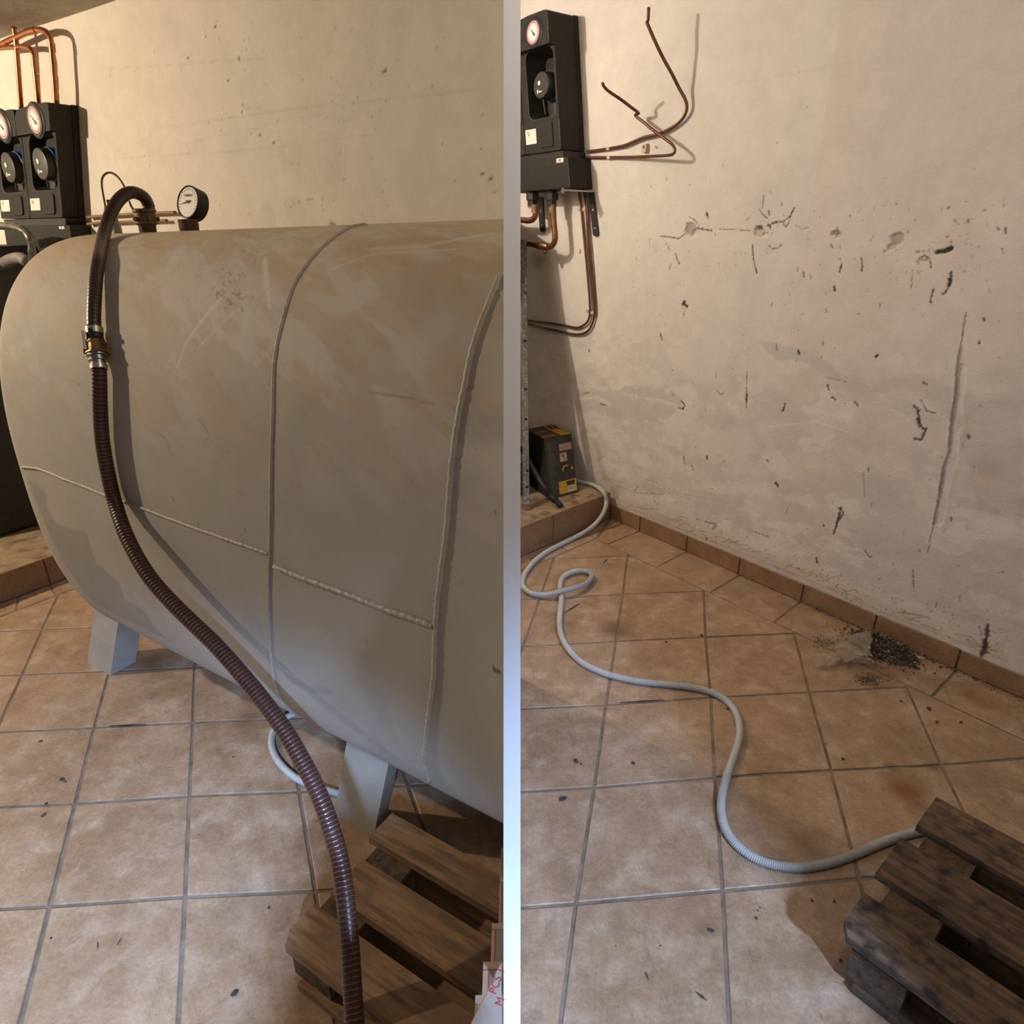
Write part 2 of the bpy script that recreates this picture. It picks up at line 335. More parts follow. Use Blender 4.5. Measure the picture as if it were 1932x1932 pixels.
# ------------------------------------------------------------------ painted relief surfaces (albedo marks with shapes of their own)
def vnoise(U, V, scale, seed=0, octaves=4):
    r = np.random.default_rng(seed); out = np.zeros_like(U); amp = 1.0; tot = 0
    for o in range(octaves):
        g = r.random((64, 64)); x = U * scale * 2 ** o; y = V * scale * 2 ** o
        xi = np.floor(x).astype(int); yi = np.floor(y).astype(int); fx = x - xi; fy = y - yi
        fx = fx * fx * (3 - 2 * fx); fy = fy * fy * (3 - 2 * fy)
        a = g[xi % 64, yi % 64]; b = g[(xi + 1) % 64, yi % 64]; c = g[xi % 64, (yi + 1) % 64]; d = g[(xi + 1) % 64, (yi + 1) % 64]
        out += amp * ((a * (1 - fx) + b * fx) * (1 - fy) + (c * (1 - fx) + d * fx) * fy); tot += amp; amp *= 0.55
    return out / tot
class Canvas:
    def __init__(s, U, V, col):
        s.U, s.V = U, V; s.c = np.ones(U.shape + (3,)) * np.array(col[:3]); s.h = np.zeros(U.shape)
        s.n = vnoise(U + 9, V + 5, 22, 3, 4) - 0.5; s.n2 = vnoise(U + 3, V + 1, 170, 5, 3) - 0.5
    def dist(s, pts, idx):
        U = s.U[idx]; V = s.V[idx]; D = np.full(U.shape, 1e9)
        if len(pts) == 1: return np.hypot(U - pts[0][0], V - pts[0][1])
        for (a, b), (c, d) in zip(pts, pts[1:]):
            L2 = (c - a) ** 2 + (d - b) ** 2 + 1e-12
            t = np.clip(((U - a) * (c - a) + (V - b) * (d - b)) / L2, 0, 1)
            D = np.minimum(D, np.hypot(U - a - t * (c - a), V - b - t * (d - b)))
        return D
    def stroke(s, pts, width, col, st=1.0, soft=0.3, rag=0.5, h=0.0, fine=False):
        pad = width * 1.6 + 0.01; xs = [p[0] for p in pts]; ys = [p[1] for p in pts]
        m = (s.U > min(xs) - pad) & (s.U < max(xs) + pad) & (s.V > min(ys) - pad) & (s.V < max(ys) + pad)
        if not m.any(): return
        D = s.dist(pts, m) + (s.n2 if fine else s.n)[m] * width * rag * 2
        a = np.clip((width - D) / (width * soft + 1e-9), 0, 1) * st
        s.c[m] = s.c[m] * (1 - a[:, None]) + np.array(col[:3]) * a[:, None]
        if h: s.h[m] += h * np.clip((width - D) / (width * soft + 1e-9), 0, 1)
    def poly(s, pts, col, st=1.0, soft=0.01, rag=0.02):
        xs = [p[0] for p in pts]; ys = [p[1] for p in pts]; pad = 0.06
        m = (s.U > min(xs) - pad) & (s.U < max(xs) + pad) & (s.V > min(ys) - pad) & (s.V < max(ys) + pad)
        if not m.any(): return
        U = s.U[m]; V = s.V[m]; ins = np.zeros(U.shape, bool); n = len(pts)
        for i in range(n):
            x1, y1 = pts[i]; x2, y2 = pts[(i + 1) % n]
            c = ((y1 > V) != (y2 > V)) & (U < (x2 - x1) * (V - y1) / ((y2 - y1) or 1e-9) + x1); ins ^= c
        D = s.dist(pts + [pts[0]], m); D = np.where(ins, D, -D) + s.n[m] * rag * 2
        a = np.clip(D / soft + 0.5, 0, 1) * st
        s.c[m] = s.c[m] * (1 - a[:, None]) + np.array(col[:3]) * a[:, None]
def grid_mesh(name, W, s0, s1, z0, z1, step, paint, relief=1.0):
    ns = int((s1 - s0) / step) + 1; nz = int((z1 - z0) / step) + 1
    a = np.linspace(s0, s1, ns); z = np.linspace(z0, z1, nz); U, V = np.meshgrid(a, z, indexing='ij')
    cv = paint(U, V)
    d = np.array(W.d); n = np.array(W.n)
    off = cv.h + (vnoise(U + 20, V + 20, 3, 11, 5) - 0.5) * 0.006
    edge = (U <= s0 + 1e-6) | (U >= s1 - 1e-6); off[edge] = 0
    co_ = U[..., None] * d + (W.dist - off)[..., None] * n; co_[..., 2] = V
    # outward (towards the room) is -n, so positive relief comes out of the wall
    idx = np.arange(ns * nz).reshape(ns, nz)
    q = np.stack([idx[:-1, :-1], idx[:-1, 1:], idx[1:, 1:], idx[1:, :-1]], -1).reshape(-1, 4)
    me = bpy.data.meshes.new(name); me.vertices.add(ns * nz); me.vertices.foreach_set('co', co_.reshape(-1))
    me.loops.add(q.size); me.loops.foreach_set('vertex_index', q.reshape(-1)); me.polygons.add(len(q))
    me.polygons.foreach_set('loop_start', np.arange(0, q.size, 4)); me.polygons.foreach_set('loop_total', np.full(len(q), 4))
    me.update(); at_ = me.color_attributes.new('paint', 'FLOAT_COLOR', 'POINT')
    c4 = np.ones((ns * nz, 4)); c4[:, :3] = np.clip(cv.c.reshape(-1, 3), 0, 1); at_.data.foreach_set('color', c4.reshape(-1))
    me.polygons.foreach_set('use_smooth', [True] * len(q)); me.materials.append(M['plaster']); me.update()
    o = bpy.data.objects.new(name, me); COL.objects.link(o); o['kind'] = 'structure'; return o

WALLC = (0.71, 0.665, 0.60)
def paint_right(U, V):
    cv = Canvas(U, V, WALLC); rr = random.Random(4)
    P = lambda *q: [WR.sz(x, y) for x, y in q]
    grey = (0.56, 0.52, 0.48); lt = (0.78, 0.73, 0.655); dk = (0.05, 0.037, 0.025); pinkish = (0.70, 0.61, 0.55); yel = (0.60, 0.50, 0.35); br = (0.28, 0.20, 0.13)
    z0, z1 = V.min(), V.max()
    # broad tonal patches of old paint
    big = vnoise(U + 3, V + 3, 2.2, 21, 4)[..., None]; cv.c *= 0.95 + 0.10 * big
    low = np.clip((0.75 - V) / 0.75, 0, 1)[..., None]; cv.c *= 1 - 0.06 * low * (0.4 + big)
    cv.c = cv.c * np.where((U > -1.45)[..., None], [0.985, 0.955, 0.94], [1.0, 1.0, 1.0])
    cv.stroke(P((1215, 380), (1222, 700)), 0.02, (0.66, 0.62, 0.56), 0.4, 0.8, 0.5)
    # damp blotches with hard tide edges in the lower half
    for sc__, sd__, th__, cl__, st__, top__ in ((5.0, 41, .54, (0.60, 0.555, 0.51), .45, 1.05), (9.0, 42, .57, (0.56, 0.515, 0.475), .40, .85), (7.0, 43, .60, (0.77, 0.735, 0.665), .55, 1.0), (16.0, 44, .62, (0.60, 0.52, 0.42), .35, .45), (30.0, 45, .66, (0.50, 0.43, 0.35), .35, .35)):
        nn__ = vnoise(U * .8 + 7, V * 1.5 + 3, sc__, sd__, 5); a__ = np.clip((nn__ - th__) / .022, 0, 1) * st__ * np.clip((top__ + .25 * vnoise(U + 2, V + 2, 3, 50, 3) - V) / .22, 0, 1)
        cv.c = cv.c * (1 - a__[..., None]) + np.array(cl__) * a__[..., None]
    # damp tide bands
    cv.poly(P((1085, 735), (1120, 738), (1165, 732), (1250, 735), (1300, 745), (1285, 775), (1240, 790), (1200, 797), (1160, 790), (1120, 775), (1088, 775)), grey, 0.75, 0.012, 0.035)
    cv.stroke(P((1090, 752), (1130, 750), (1150, 762)), 0.012, lt, 0.8, 0.5, 0.8); cv.stroke(P((1180, 745), (1240, 755), (1275, 765)), 0.012, lt, 0.5, 0.8, 0.9)
    cv.stroke(P((1128, 752), (1140, 760)), 0.009, (0.75, 0.68, 0.58), 1, 0.4, 0.6, fine=True); cv.stroke(P((1133, 762), (1142, 764)), 0.004, dk, 0.8, 0.5, 0.9, fine=True)
    cv.poly(P((1430, 642), (1450, 645), (1500, 655), (1545, 672), (1575, 695), (1590, 718), (1565, 712), (1535, 692), (1500, 676), (1470, 680), (1450, 668)), grey, 0.7, 0.01, 0.008)
    cv.poly(P((1560, 700), (1640, 722), (1700, 712), (1750, 708), (1800, 735), (1850, 755), (1899, 752), (1932, 760), (1932, 1000), (1850, 960), (1800, 800), (1740, 745), (1690, 735), (1640, 745), (1600, 735)), (0.545, 0.495, 0.455), 0.55, 0.02, 0.02)
    cv.stroke(P((1360, 800), (1450, 790), (1550, 800), (1650, 830), (1740, 850)), 0.05, (0.60, 0.545, 0.50), 0.45, 0.9, 0.6)
    cv.stroke(P((1360, 775), (1420, 815), (1440, 850)), 0.035, (0.58, 0.53, 0.49), 0.35, 0.9, 0.6)
    cv.stroke(P((1455, 805), (1540, 795), (1600, 815)), 0.006, lt, 0.6, 0.6, 0.7)
    cv.stroke(P((1600, 830), (1630, 845), (1665, 840)), 0.03, grey, 0.4, 0.7, 0.5); cv.stroke(P((1320, 905), (1400, 900), (1500, 910), (1620, 930), (1720, 960)), 0.022, (0.60, 0.56, 0.52), 0.45, 0.9, 0.5)
    cv.stroke(P((1310, 920), (1420, 925), (1580, 960)), 0.03, lt, 0.5, 0.9, 0.6)
    cv.poly(P((1312, 940), (1350, 925), (1365, 960), (1360, 985), (1310, 985)), (0.60, 0.57, 0.54), 0.6, 0.006, 0.004)
    cv.stroke(P((1150, 905), (1230, 920), (1300, 935), (1400, 950)), 0.012, grey, 0.5, 0.8, 0.7)
    cv.stroke(P((1160, 915), (1200, 930), (1250, 932)), 0.0035, br, 0.7, 0.5, 0.8, fine=True)
    cv.stroke(P((1130, 870), (1140, 900), (1165, 925)), 0.045, (0.42, 0.34, 0.25), 0.75, 0.9, 0.8); cv.stroke(P((1155, 925), (1165, 940)), 0.02, (0.16, 0.12, 0.08), 0.7, 0.7, 0.8)
    cv.stroke(P((1120, 830), (1135, 860)), 0.03, (0.45, 0.38, 0.31), 0.5, 0.9, 0.9)
    # yellowed, chipped strip over the skirting
    base = [(1150, 948), (1296, 1005), (1440, 1062), (1520, 1094), (1655, 1153), (1816, 1215), (1899, 1250)]
    cv.stroke(P(*[(x, y - 12) for x, y in base]), 0.05, yel, 0.55, 0.9, 0.9)
    cv.stroke(P(*[(x, y - 30) for x, y in base]), 0.05, (0.76, 0.72, 0.64), 0.35, 0.9, 0.9)
    cv.stroke(P(*[(x, y - 2) for x, y in base]), 0.006, (0.50, 0.42, 0.33), 0.6, 0.5, 0.9, fine=True)
    for (x0, y0), (x1, y1) in zip(base, base[1:]):
        L_ = math.hypot(x1 - x0, y1 - y0)
        for _ in range(int(L_ / 1.6)):
            t = rr.random(); x = x0 + (x1 - x0) * t; y = y0 + (y1 - y0) * t - abs(rr.gauss(0, 1)) * 42 - 2
            s = min(0.0055, 0.0012 + abs(rr.gauss(0, 1)) * 0.0012); q_ = rr.choice([0, 0, 2, 3, 7]); cv.stroke(P((x, y), (x + rr.uniform(-q_, q_), y + rr.uniform(-q_, q_))), s, rr.choice([dk, br, br, (0.30, 0.23, 0.16)]), rr.uniform(0.25, 0.75), 0.6, 1.0, fine=True)
        for _ in range(int(L_ / 26)):
            t = rr.random(); x = x0 + (x1 - x0) * t; y = y0 + (y1 - y0) * t - rr.uniform(3, 14); q = [(x, y)]
            for k in range(4): q.append((q[-1][0] + rr.uniform(4, 14), q[-1][1] + rr.uniform(-5, 9)))
            cv.stroke(P(*q), 0.003, br, 0.6, 0.6, 0.8, fine=True)
    # scattered small pits and flecks
    for _ in range(360):
        x = rr.uniform(1190, 1895); y = rr.gauss(470, 70) if rr.random() < 0.5 else rr.uniform(380, 1200)
        if y < 60 or y > 940 + (x - 1150) * 0.42: continue
        s = abs(rr.gauss(0, 1)) * 0.0016 + 0.0016
        cv.stroke(P((x, y), (x + rr.uniform(-3, 3), y + rr.uniform(-2, 9) * (rr.random() < 0.5))), s, rr.choice([br, (0.33, 0.27, 0.2), dk]), rr.uniform(0.25, 0.75), 0.7, 1.0, fine=True)
    # named marks: (points, width, strength)
    marks = [
     (((1333, 403), (1335, 409)), .008, 1), (((1293, 569), (1288, 574)), .010, 1), (((1291, 574), (1296, 578)), .009, 1), (((1292, 582), (1290, 600)), .003, .8), (((1246, 629), (1249, 640)), .007, .7),
     (((1246, 446), (1262, 447), (1280, 450), (1293, 441), (1300, 430)), .004, .9), (((1316, 430), (1328, 433), (1342, 435)), .0045, 1), (((1357, 432), (1395, 434), (1420, 436)), .0035, .7),
     (((1298, 408), (1310, 415), (1316, 423)), .0035, .8), (((1441, 369), (1438, 392)), .0035, .8), (((1431, 395), (1440, 406), (1447, 412)), .0035, .8), (((1447, 426), (1462, 420), (1480, 417), (1490, 408), (1498, 393)), .005, .95),
     (((1449, 424), (1453, 430)), .006, 1), (((1477, 420), (1482, 430), (1490, 415)), .004, .7), (((1500, 425), (1512, 432), (1526, 430)), .003, .5), (((1408, 415), (1412, 411)), .004, .7), (((1449, 398), (1451, 405)), .005, .9),
     (((1450, 464), (1458, 470), (1468, 468), (1474, 462)), .004, .8), (((1419, 463), (1420, 480), (1423, 500), (1428, 515)), .0045, .95), (((1274, 478), (1278, 492), (1281, 497)), .004, .8), (((1280, 495), (1282, 498)), .006, .9),
     (((1567, 462), (1572, 470)), .004, .8), (((1587, 500), (1585, 512)), .006, .95), (((1573, 541), (1575, 548)), .006, 1), (((1625, 487), (1627, 503), (1625, 514)), .004, .9), (((1516, 512), (1517, 522)), .004, .8),
     (((1734, 488), (1745, 482), (1755, 490), (1757, 505)), .004, .8), (((1735, 490), (1748, 490)), .004, .7), (((1794, 513), (1795, 530), (1788, 545), (1779, 556)), .006, .95), (((1792, 527), (1790, 541)), .007, 1),
     (((1761, 547), (1755, 565), (1756, 571)), .005, .9), (((1722, 510), (1719, 545)), .003, .6), (((1727, 475), (1745, 475)), .003, .8), (((1654, 671), (1651, 673)), .008, 1), (((1507, 661), (1508, 668)), .007, 1),
     (((1465, 650), (1466, 662)), .006, .6), (((1800, 415), (1810, 425)), .003, .6), (((1855, 602), (1857, 605)), .005, 1), (((1846, 645), (1848, 648)), .005, 1), (((1409, 700), (1408, 770)), .0038, .8), (((1408, 745), (1409, 758)), .008, .85),
     (((1350, 702), (1352, 715)), .003, .7), (((1353, 738), (1360, 745), (1368, 740)), .004, .7), (((1285, 757), (1292, 765), (1288, 772)), .006, .9), (((1280, 770), (1290, 772)), .005, .7), (((1269, 745), (1270, 746)), .006, .9),
     (((1111, 660), (1112, 663)), .006, 1), (((1095, 472), (1094, 477)), .006, .9), (((1482, 762), (1477, 775)), .007, .9), (((1562, 728), (1564, 736)), .006, .9), (((1570, 750), (1576, 754)), .007, .9), (((1614, 760), (1617, 765)), .008, .8),
     (((1730, 770), (1735, 795), (1740, 810), (1748, 808), (1738, 830), (1725, 828)), .006, .9), (((1738, 755), (1748, 775), (1765, 780)), .004, .75), (((1725, 765), (1733, 775)), .008, .8), (((1732, 790), (1735, 805)), .009, .8),
     (((1742, 722), (1748, 726)), .005, .8), (((1333, 860), (1334, 866)), .007, 1), (((1290, 862), (1292, 875)), .006, .7), (((1305, 878), (1308, 888)), .005, .7), (((1463, 912), (1467, 917)), .009, 1), (((1447, 868), (1450, 873)), .005, .8),
     (((1587, 958), (1582, 975), (1577, 995), (1572, 1008)), .006, .95), (((1582, 960), (1590, 966), (1584, 980)), .007, .8), (((1553, 990), (1554, 993)), .006, 1), (((1540, 1052), (1541, 1062)), .006, .95), (((1629, 890), (1632, 940)), .004, .4),
     (((1632, 1040), (1640, 1052), (1644, 1050)), .005, .8), (((1735, 1038), (1736, 1042)), .006, .7), (((1828, 822), (1828, 828)), .008, .9), (((1838, 880), (1839, 895)), .004, .6), (((1638, 883), (1640, 892)), .005, .7),
     (((1794, 978), (1795, 982)), .006, .8), (((1420, 1003), (1450, 1014)), .0035, .8), (((1330, 985), (1350, 990), (1345, 1000)), .010, .45), (((1722, 1075), (1724, 1110)), .004, .7), (((1864, 1180), (1860, 1215), (1852, 1238)), .010, .9), (((1858, 1210), (1862, 1230)), .012, .7),
     (((1848, 1180), (1853, 1200)), .004, .6), (((1220, 905), (1240, 912)), .003, .4), (((1225, 450), (1226, 470)), .003, .3), (((1560, 713), (1600, 722)), .003, .5), (((1100, 743), (1112, 741)), .004, .7), (((1897, 430), (1898, 440)), .006, .7),
     (((1522, 200), (1523, 202)), .003, .7), (((1506, 136), (1507, 138)), .003, .6), (((1236, 277), (1240, 279)), .005, .9), (((1257, 335), (1258, 343)), .003, .7)]
    for pts, wd, st in marks:
        cv.stroke(P(*pts), wd * 0.8, dk if wd > .0044 else (0.10, 0.07, 0.045), st, 0.5, 0.9, fine=True, h=-0.002)
    # knocked out plaster: shallow grey hollows
    for c_, r_, col in (((1300, 433), .024, (0.42, 0.37, 0.31)), ((1310, 440), .016, (0.66, 0.6, 0.52)), ((1428, 438), .020, (0.55, 0.5, 0.43)), ((1430, 430), .009, (0.34, 0.3, 0.25)), ((1440, 443), .009, (0.72, 0.64, 0.52)),
                        ((1573, 439), .013, (0.40, 0.36, 0.31)), ((1580, 444), .01, (0.56, 0.5, 0.43)), ((1689, 451), .020, (0.45, 0.40, 0.34)), ((1680, 466), .014, (0.55, 0.49, 0.42))):
        cv.stroke(P(c_, (c_[0] + 4, c_[1])), r_, col, 0.95, 0.25, 0.7, h=-0.008)
    cv.stroke(P((1768, 476), (1782, 474), (1794, 469)), 0.009, dk, 1, 0.4, 0.5, h=-0.006)
    # the long raised plaster seam at the right
    seam = P((1822, 590), (1818, 620), (1812, 655), (1806, 690), (1803, 740), (1795, 790), (1790, 850), (1780, 880), (1772, 930), (1762, 985), (1750, 1042))
    m0 = seam[3:10]
    cv.stroke([(a + 0.016, z) for a, z in m0], 0.018, (0.71, 0.66, 0.585), 0.8, 0.4, 1.0, h=-0.004)
    cv.stroke(seam, 0.0028, (0.20, 0.15, 0.12), 0.9, 0.5, 0.7, fine=True); cv.stroke(seam[2:-1], 0.0058, (0.33, 0.285, 0.26), 0.85, 0.4, 0.5, h=0.004, fine=True)  # dark line paints the shadow caught by the seam's ledge
    cv.stroke([(a + 0.035, z) for a, z in m0[2:]], 0.03, (0.55, 0.47, 0.40), 0.45, 0.8, 0.9)
    cv.stroke(P((1835, 890), (1850, 915), (1865, 900)), 0.012, (0.70, 0.58, 0.48), 0.7, 0.5, 0.9); cv.stroke(P((1850, 870), (1870, 880)), 0.05, (0.46, 0.40, 0.35), 0.45, 0.9, 0.6)
    # faint darker line of old chases
    cv.stroke(P((1380, 160), (1600, 120), (1899, 100)), 0.01, (0.64, 0.60, 0.53), 0.4, 0.9, 0.5)
    return cv
def paint_left(U, V):
    cv = Canvas(U, V, (0.72, 0.66, 0.565)); rr = random.Random(8)
    P = lambda *q: [WL.sz(x, y) for x, y in q]
    cv.c *= 0.97 + 0.06 * vnoise(U + 3, V + 3, 3, 2, 4)[..., None]
    for l in (((300, 240), (600, 200), (900, 170)), ((200, 300), (450, 285), (700, 255)), ((350, 270), (620, 212)), ((200, 130), (500, 110))):
        cv.stroke(P(*l), 0.004, (0.58, 0.53, 0.45), 0.5, 0.9, 0.6)
    cv.stroke(P((525, 250), (535, 320)), 0.02, (0.60, 0.55, 0.47), 0.35, 0.9, 0.5); cv.stroke(P((505, 410), (505, 412)), 0.05, (0.60, 0.55, 0.46), 0.5, 0.3, 0.1); cv.stroke(P((555, 400), (557, 402)), 0.055, (0.58, 0.53, 0.44), 0.4, 0.3, 0.1)
    cv.stroke(P((545, 392), (565, 380), (595, 374)), 0.002, (0.3, 0.24, 0.18), 0.5, 0.5, 0.6, fine=True)
    for _ in range(420):
        x = rr.uniform(190, 945) if rr.random() < 0.4 else rr.gauss(560, 140); y = rr.uniform(40, 415)
        if x > 945: continue
        cv.stroke(P((x, y), (x + rr.uniform(-2, 3), y + rr.uniform(-1, 3))), abs(rr.gauss(0, 1)) * 0.0008 + 0.0010, (0.26, 0.19, 0.12), rr.uniform(0.15, 0.6), 0.7, 0.9, fine=True)
    for x, y, r_ in ((353, 109, .004), (405, 51, .003), (387, 69, .003), (430, 152, .004), (456, 200, .005), (456, 212, .004), (515, 269, .005), (489, 257, .004), (724, 135, .006), (910, 330, .005), (925, 338, .006), (450, 109, .005)):
        cv.stroke(P((x, y), (x + 2, y)), r_, (0.14, 0.10, 0.06), 0.85, 0.5, 0.9, fine=True)
    return cv

# ------------------------------------------------------------------ room shell
sR = [WR.px(x, y).dot(WR.d) for x, y in ((1899, 1303), (1932, 40))]
SR1 = max(sR) + 0.35
grid_mesh('wall_right', WR, -3.15, SR1, 0.0, 2.62, 0.0038, paint_right)
SL1 = (WL.n * WL.dist).dot(WL.d) * 0 + ((-HALF - WL.n.x * WL.dist) / WL.d.x)
grid_mesh('wall_left', WL, -5.0, SL1, 0.0, 2.45, 0.0065, paint_left)
# continuation of the right hand wall into the alcove behind the left bay, back of the left wall
mb = MB(); mb.box(WR.P(-5.0, 0), WR.d * 1.85, WR.n * 0.1, (0, 0, 2.62)); struct('wall_alcove', mb, M['sidewall'])
mb = MB(); mb.box(WR.P(-5.0, 0) - WR.n * 0, -WR.n * 3.2, -WR.d * 0.1, (0, 0, 2.62)); struct('wall_far', mb, M['sidewall'])
mb = MB(); mb.box(WR.P(SR1, 0), WR.d * 1.6, WR.n * 0.1, (0, 0, 2.62)); struct('wall_right_near', mb, M['sidewall'])
mb = MB(); mb.box(WL.P(-5.0, 0, 0) - WL.n * 2.2, WL.n * 2.2, -WL.d * 0.1, (0, 0, 2.45)); struct('wall_left_end', mb, M['sidewall'])
# white partition board between the two bays, its near edge raked
y0 = lambda z: (0.9 + (z - HC) * ST) / CT
mb = MB(); pts = [(-HALF, y0(0), 0), (-HALF, y0(2.62), 2.62), (-HALF, 1.95, 2.62), (-HALF, 1.95, 0)]
mb.prism(pts, (2 * HALF, 0, 0)); struct('wall_middle', mb, M['white'])
# ceilings
mb = MB(); zc = 2.205; q = [WL.P(-5.0, zc), WL.P(SL1, zc)]
mb.prism([q[0] + Vector((0, 0, 0)), q[1], Vector((-HALF, 1.35, zc)), WL.P(-5.0, zc, 1.6)], (0, 0, 0.1)); struct('ceiling', mb, M['ceiling'])
mb = MB(); mb.prism([WR.P(-5, 2.62), WR.P(SR1 + 1.6, 2.62), WR.P(SR1 + 1.6, 2.62, 2.2), WR.P(-5, 2.62, 2.2)], (0, 0, 0.1)); struct('ceiling_right', mb, M['ceiling'])

# ------------------------------------------------------------------ floors: grid of tiles cut by the border rows
def clip_poly(P, a, b):
    """keep the part of polygon P (2D) to the left of line a->b"""
    out = []; n = len(P); sd = lambda p: (b[0] - a[0]) * (p[1] - a[1]) - (b[1] - a[1]) * (p[0] - a[0])
    for i in range(n):
        p, q = P[i], P[(i + 1) % n]; s0, s1 = sd(p), sd(q)
        if s0 >= 0: out.append(p)
        if (s0 >= 0) != (s1 >= 0): t = s0 / (s0 - s1); out.append((p[0] + (q[0] - p[0]) * t, p[1] + (q[1] - p[1]) * t))
    return out
def area(P): return 0.5 * sum(P[i][0] * P[(i + 1) % len(P)][1] - P[(i + 1) % len(P)][0] * P[i][1] for i in range(len(P)))
def inset(P, d):
    if area(P) < 0: P = P[::-1]
    out = list(P); n = len(P)
    for i in range(n):
        a, b = P[i], P[(i + 1) % n]; L_ = math.hypot(b[0] - a[0], b[1] - a[1])
        if L_ < 1e-5: continue
        nx, ny = -(b[1] - a[1]) / L_, (b[0] - a[0]) / L_
        out = clip_poly(out, (a[0] + nx * d, a[1] + ny * d), (b[0] + nx * d, b[1] + ny * d))
        if len(out) < 3: return []
    return out
def tile(P, parent, m, gap=0.0045, top=0.0, th=0.007, jit=0.0008):
    Q = inset(P, gap); R = inset(P, gap + 0.0022)
    if len(Q) < 3 or abs(area(Q)) < 3e-4: return
    dz = random.uniform(-jit, jit); mb = MB(); n = len(Q); nr = len(R)
    lo = [(x, y, -th) for x, y in Q]; mid = [(x, y, top - 0.0016 + dz) for x, y in Q]
    vs = lo + mid; fs = [[i, (i + 1) % n, n + (i + 1) % n, n + i] for i in range(n)]
    if nr == n:
        vs += [(x, y, top + dz) for x, y in R]; fs += [[n + i, n + (i + 1) % n, 2 * n + (i + 1) % n, 2 * n + i] for i in range(n)]; fs.append([2 * n + i for i in range(n)])
    else: fs.append([n + i for i in range(n)])
    mb.add(vs, fs); return part('tile', mb, m, parent, recalc=False)
gl = {(1,1):(80,1187),(1,2):(42.4,1272.5),(2,2):(207,1266),(3,2):(367.4,1258.5),(2,3):(178,1372.5),(3,3):(364.3,1362.8),(2,4):(141.6,1516),(3,4):(357.7,1501.7),(4,4):(564.9,1493.5),(2,5):(93.5,1710),(3,5):(349.3,1691.7),(4,5):(595,1681)}
gr = {(1,1):(1045,1054),(2,1):(1184.2,1049),(1,2):(1017.9,1129.5),(2,2):(1175.5,1121),(3,2):(1328.3,1114.7),(1,3):(986.8,1218.7),(2,3):(1162,1209.7),(3,3):(1331.7,1201.9),(2,4):(1142.8,1329.5),(3,4):(1341.8,1316),(4,4):(1527.6,1305.7),(5,4):(1711.3,1296),(2,5):(1120.4,1485.3),(3,5):(1349,1466),(4,5):(1568.9,1453.2),(5,5):(1776.5,1443),(2,6):(1086.4,1704.5),(3,6):(1363,1680),(4,6):(1621.8,1657.3)}
def grid_fit(G):
    A = []; B = []
    for (i, j), (x, y) in G.items():
        p = fl(x, y); A.append([1, i, j, i * j, j * j]); B.append([p.x, p.y])
    K = np.linalg.lstsq(np.array(A, float), np.array(B), rcond=None)[0]
    def f(i, j):
        if (i, j) in G: p = fl(*G[(i, j)]); return (p.x, p.y)
        jj = min(max(j, 0), 8); v = np.array([1, i, j, i * jj, jj * jj]) @ K; return (float(v[0]), float(v[1]))
    return f
def xy(px, py): p = fl(px, py); return (p.x, p.y)
# right floor
mb = MB(); mb.prism([WR.P(-4.9, -0.0035)[:], WR.P(SR1, -0.0035)[:], (2.6, -0.9, -0.0035), (HALF, -0.9, -0.0035), (HALF, 2.02, -0.0035), (-2.6, 3.80, -0.0035)], (0, 0, -0.05))
floor_r = struct('floor_right', mb, M['grout'])
fr = grid_fit(gr)
b0, b1 = xy(1122, 1015.3), xy(1839, 1352)                 # inner edge of the border row along the wall
bu = (b1[0] - b0[0], b1[1] - b0[1]); b1e = (b1[0] + bu[0] * 2, b1[1] + bu[1] * 2)
s0_, s1_ = xy(1125, 1015.6), xy(983, 1077.7)              # inner edge of the border row along the plinth
p0, p1 = xy(1150, 978.6), xy(982.4, 1050)                 # foot of the plinth
for i in range(-3, 9):
    for j in range(-4, 10):
        P = [fr(i, j), fr(i + 1, j), fr(i + 1, j + 1), fr(i, j + 1)]
        if area(P) < 0: P = P[::-1]
        P = clip_poly(P, b1e, b0) if True else P
        if len(P) > 2: P = clip_poly(P, s0_, s1_)
        if len(P) > 2: P = clip_poly(P, (HALF, 3), (HALF, -3)) if False else clip_poly(P, (HALF, -3), (HALF, 3))[:] if False else clip_poly(P, (HALF, 9), (HALF, -9))
        if len(P) > 2: P = clip_poly(P, (2.6, -9), (2.6, 9))
        if len(P) > 2: P = clip_poly(P, (-9, -0.85), (9, -0.85))
        if len(P) > 2: tile(P, floor_r, M['tile_r'])
def band(a0, a1, c0, c1, ts, parent, m):
    """tiles between line a0-a1 and line c0-c1, cut at the parameters given by pairs (on a, on c)"""
    for (ta, tc), (ua, uc) in zip(ts, ts[1:]):
        L_ = lambda p, q, t: (p[0] + (q[0] - p[0]) * t, p[1] + (q[1] - p[1]) * t)
        P = [L_(a0, a1, ta), L_(a0, a1, ua), L_(c0, c1, uc), L_(c0, c1, tc)]
        if area(P) < 0: P = P[::-1]
        tile(P, parent, m)
wa, wb = WR.P(0, 0, 0.009), WR.P(1, 0, 0.009)
def tpar(a, b, p): d = (b[0] - a[0], b[1] - a[1]); return ((p[0] - a[0]) * d[0] + (p[1] - a[1]) * d[1]) / (d[0] ** 2 + d[1] ** 2)
joints = [((1127, 1017), (1155, 977)), ((1148.5, 1026), (1204, 1002.7)), ((1239, 1070), (1293.5, 1041.5)), ((1340, 1118), (1392, 1087)), ((1462, 1173), (1516.6, 1131.8)), ((1600, 1240), (1650, 1190)), ((1757.5, 1315), (1807, 1263))]
ts = [(tpar(b0, b1, xy(*a)), tpar(wa, wb, xy(*c))) for a, c in joints]; dl = ts[-1][0] - ts[-2][0]; dc = ts[-1][1] - ts[-2][1]
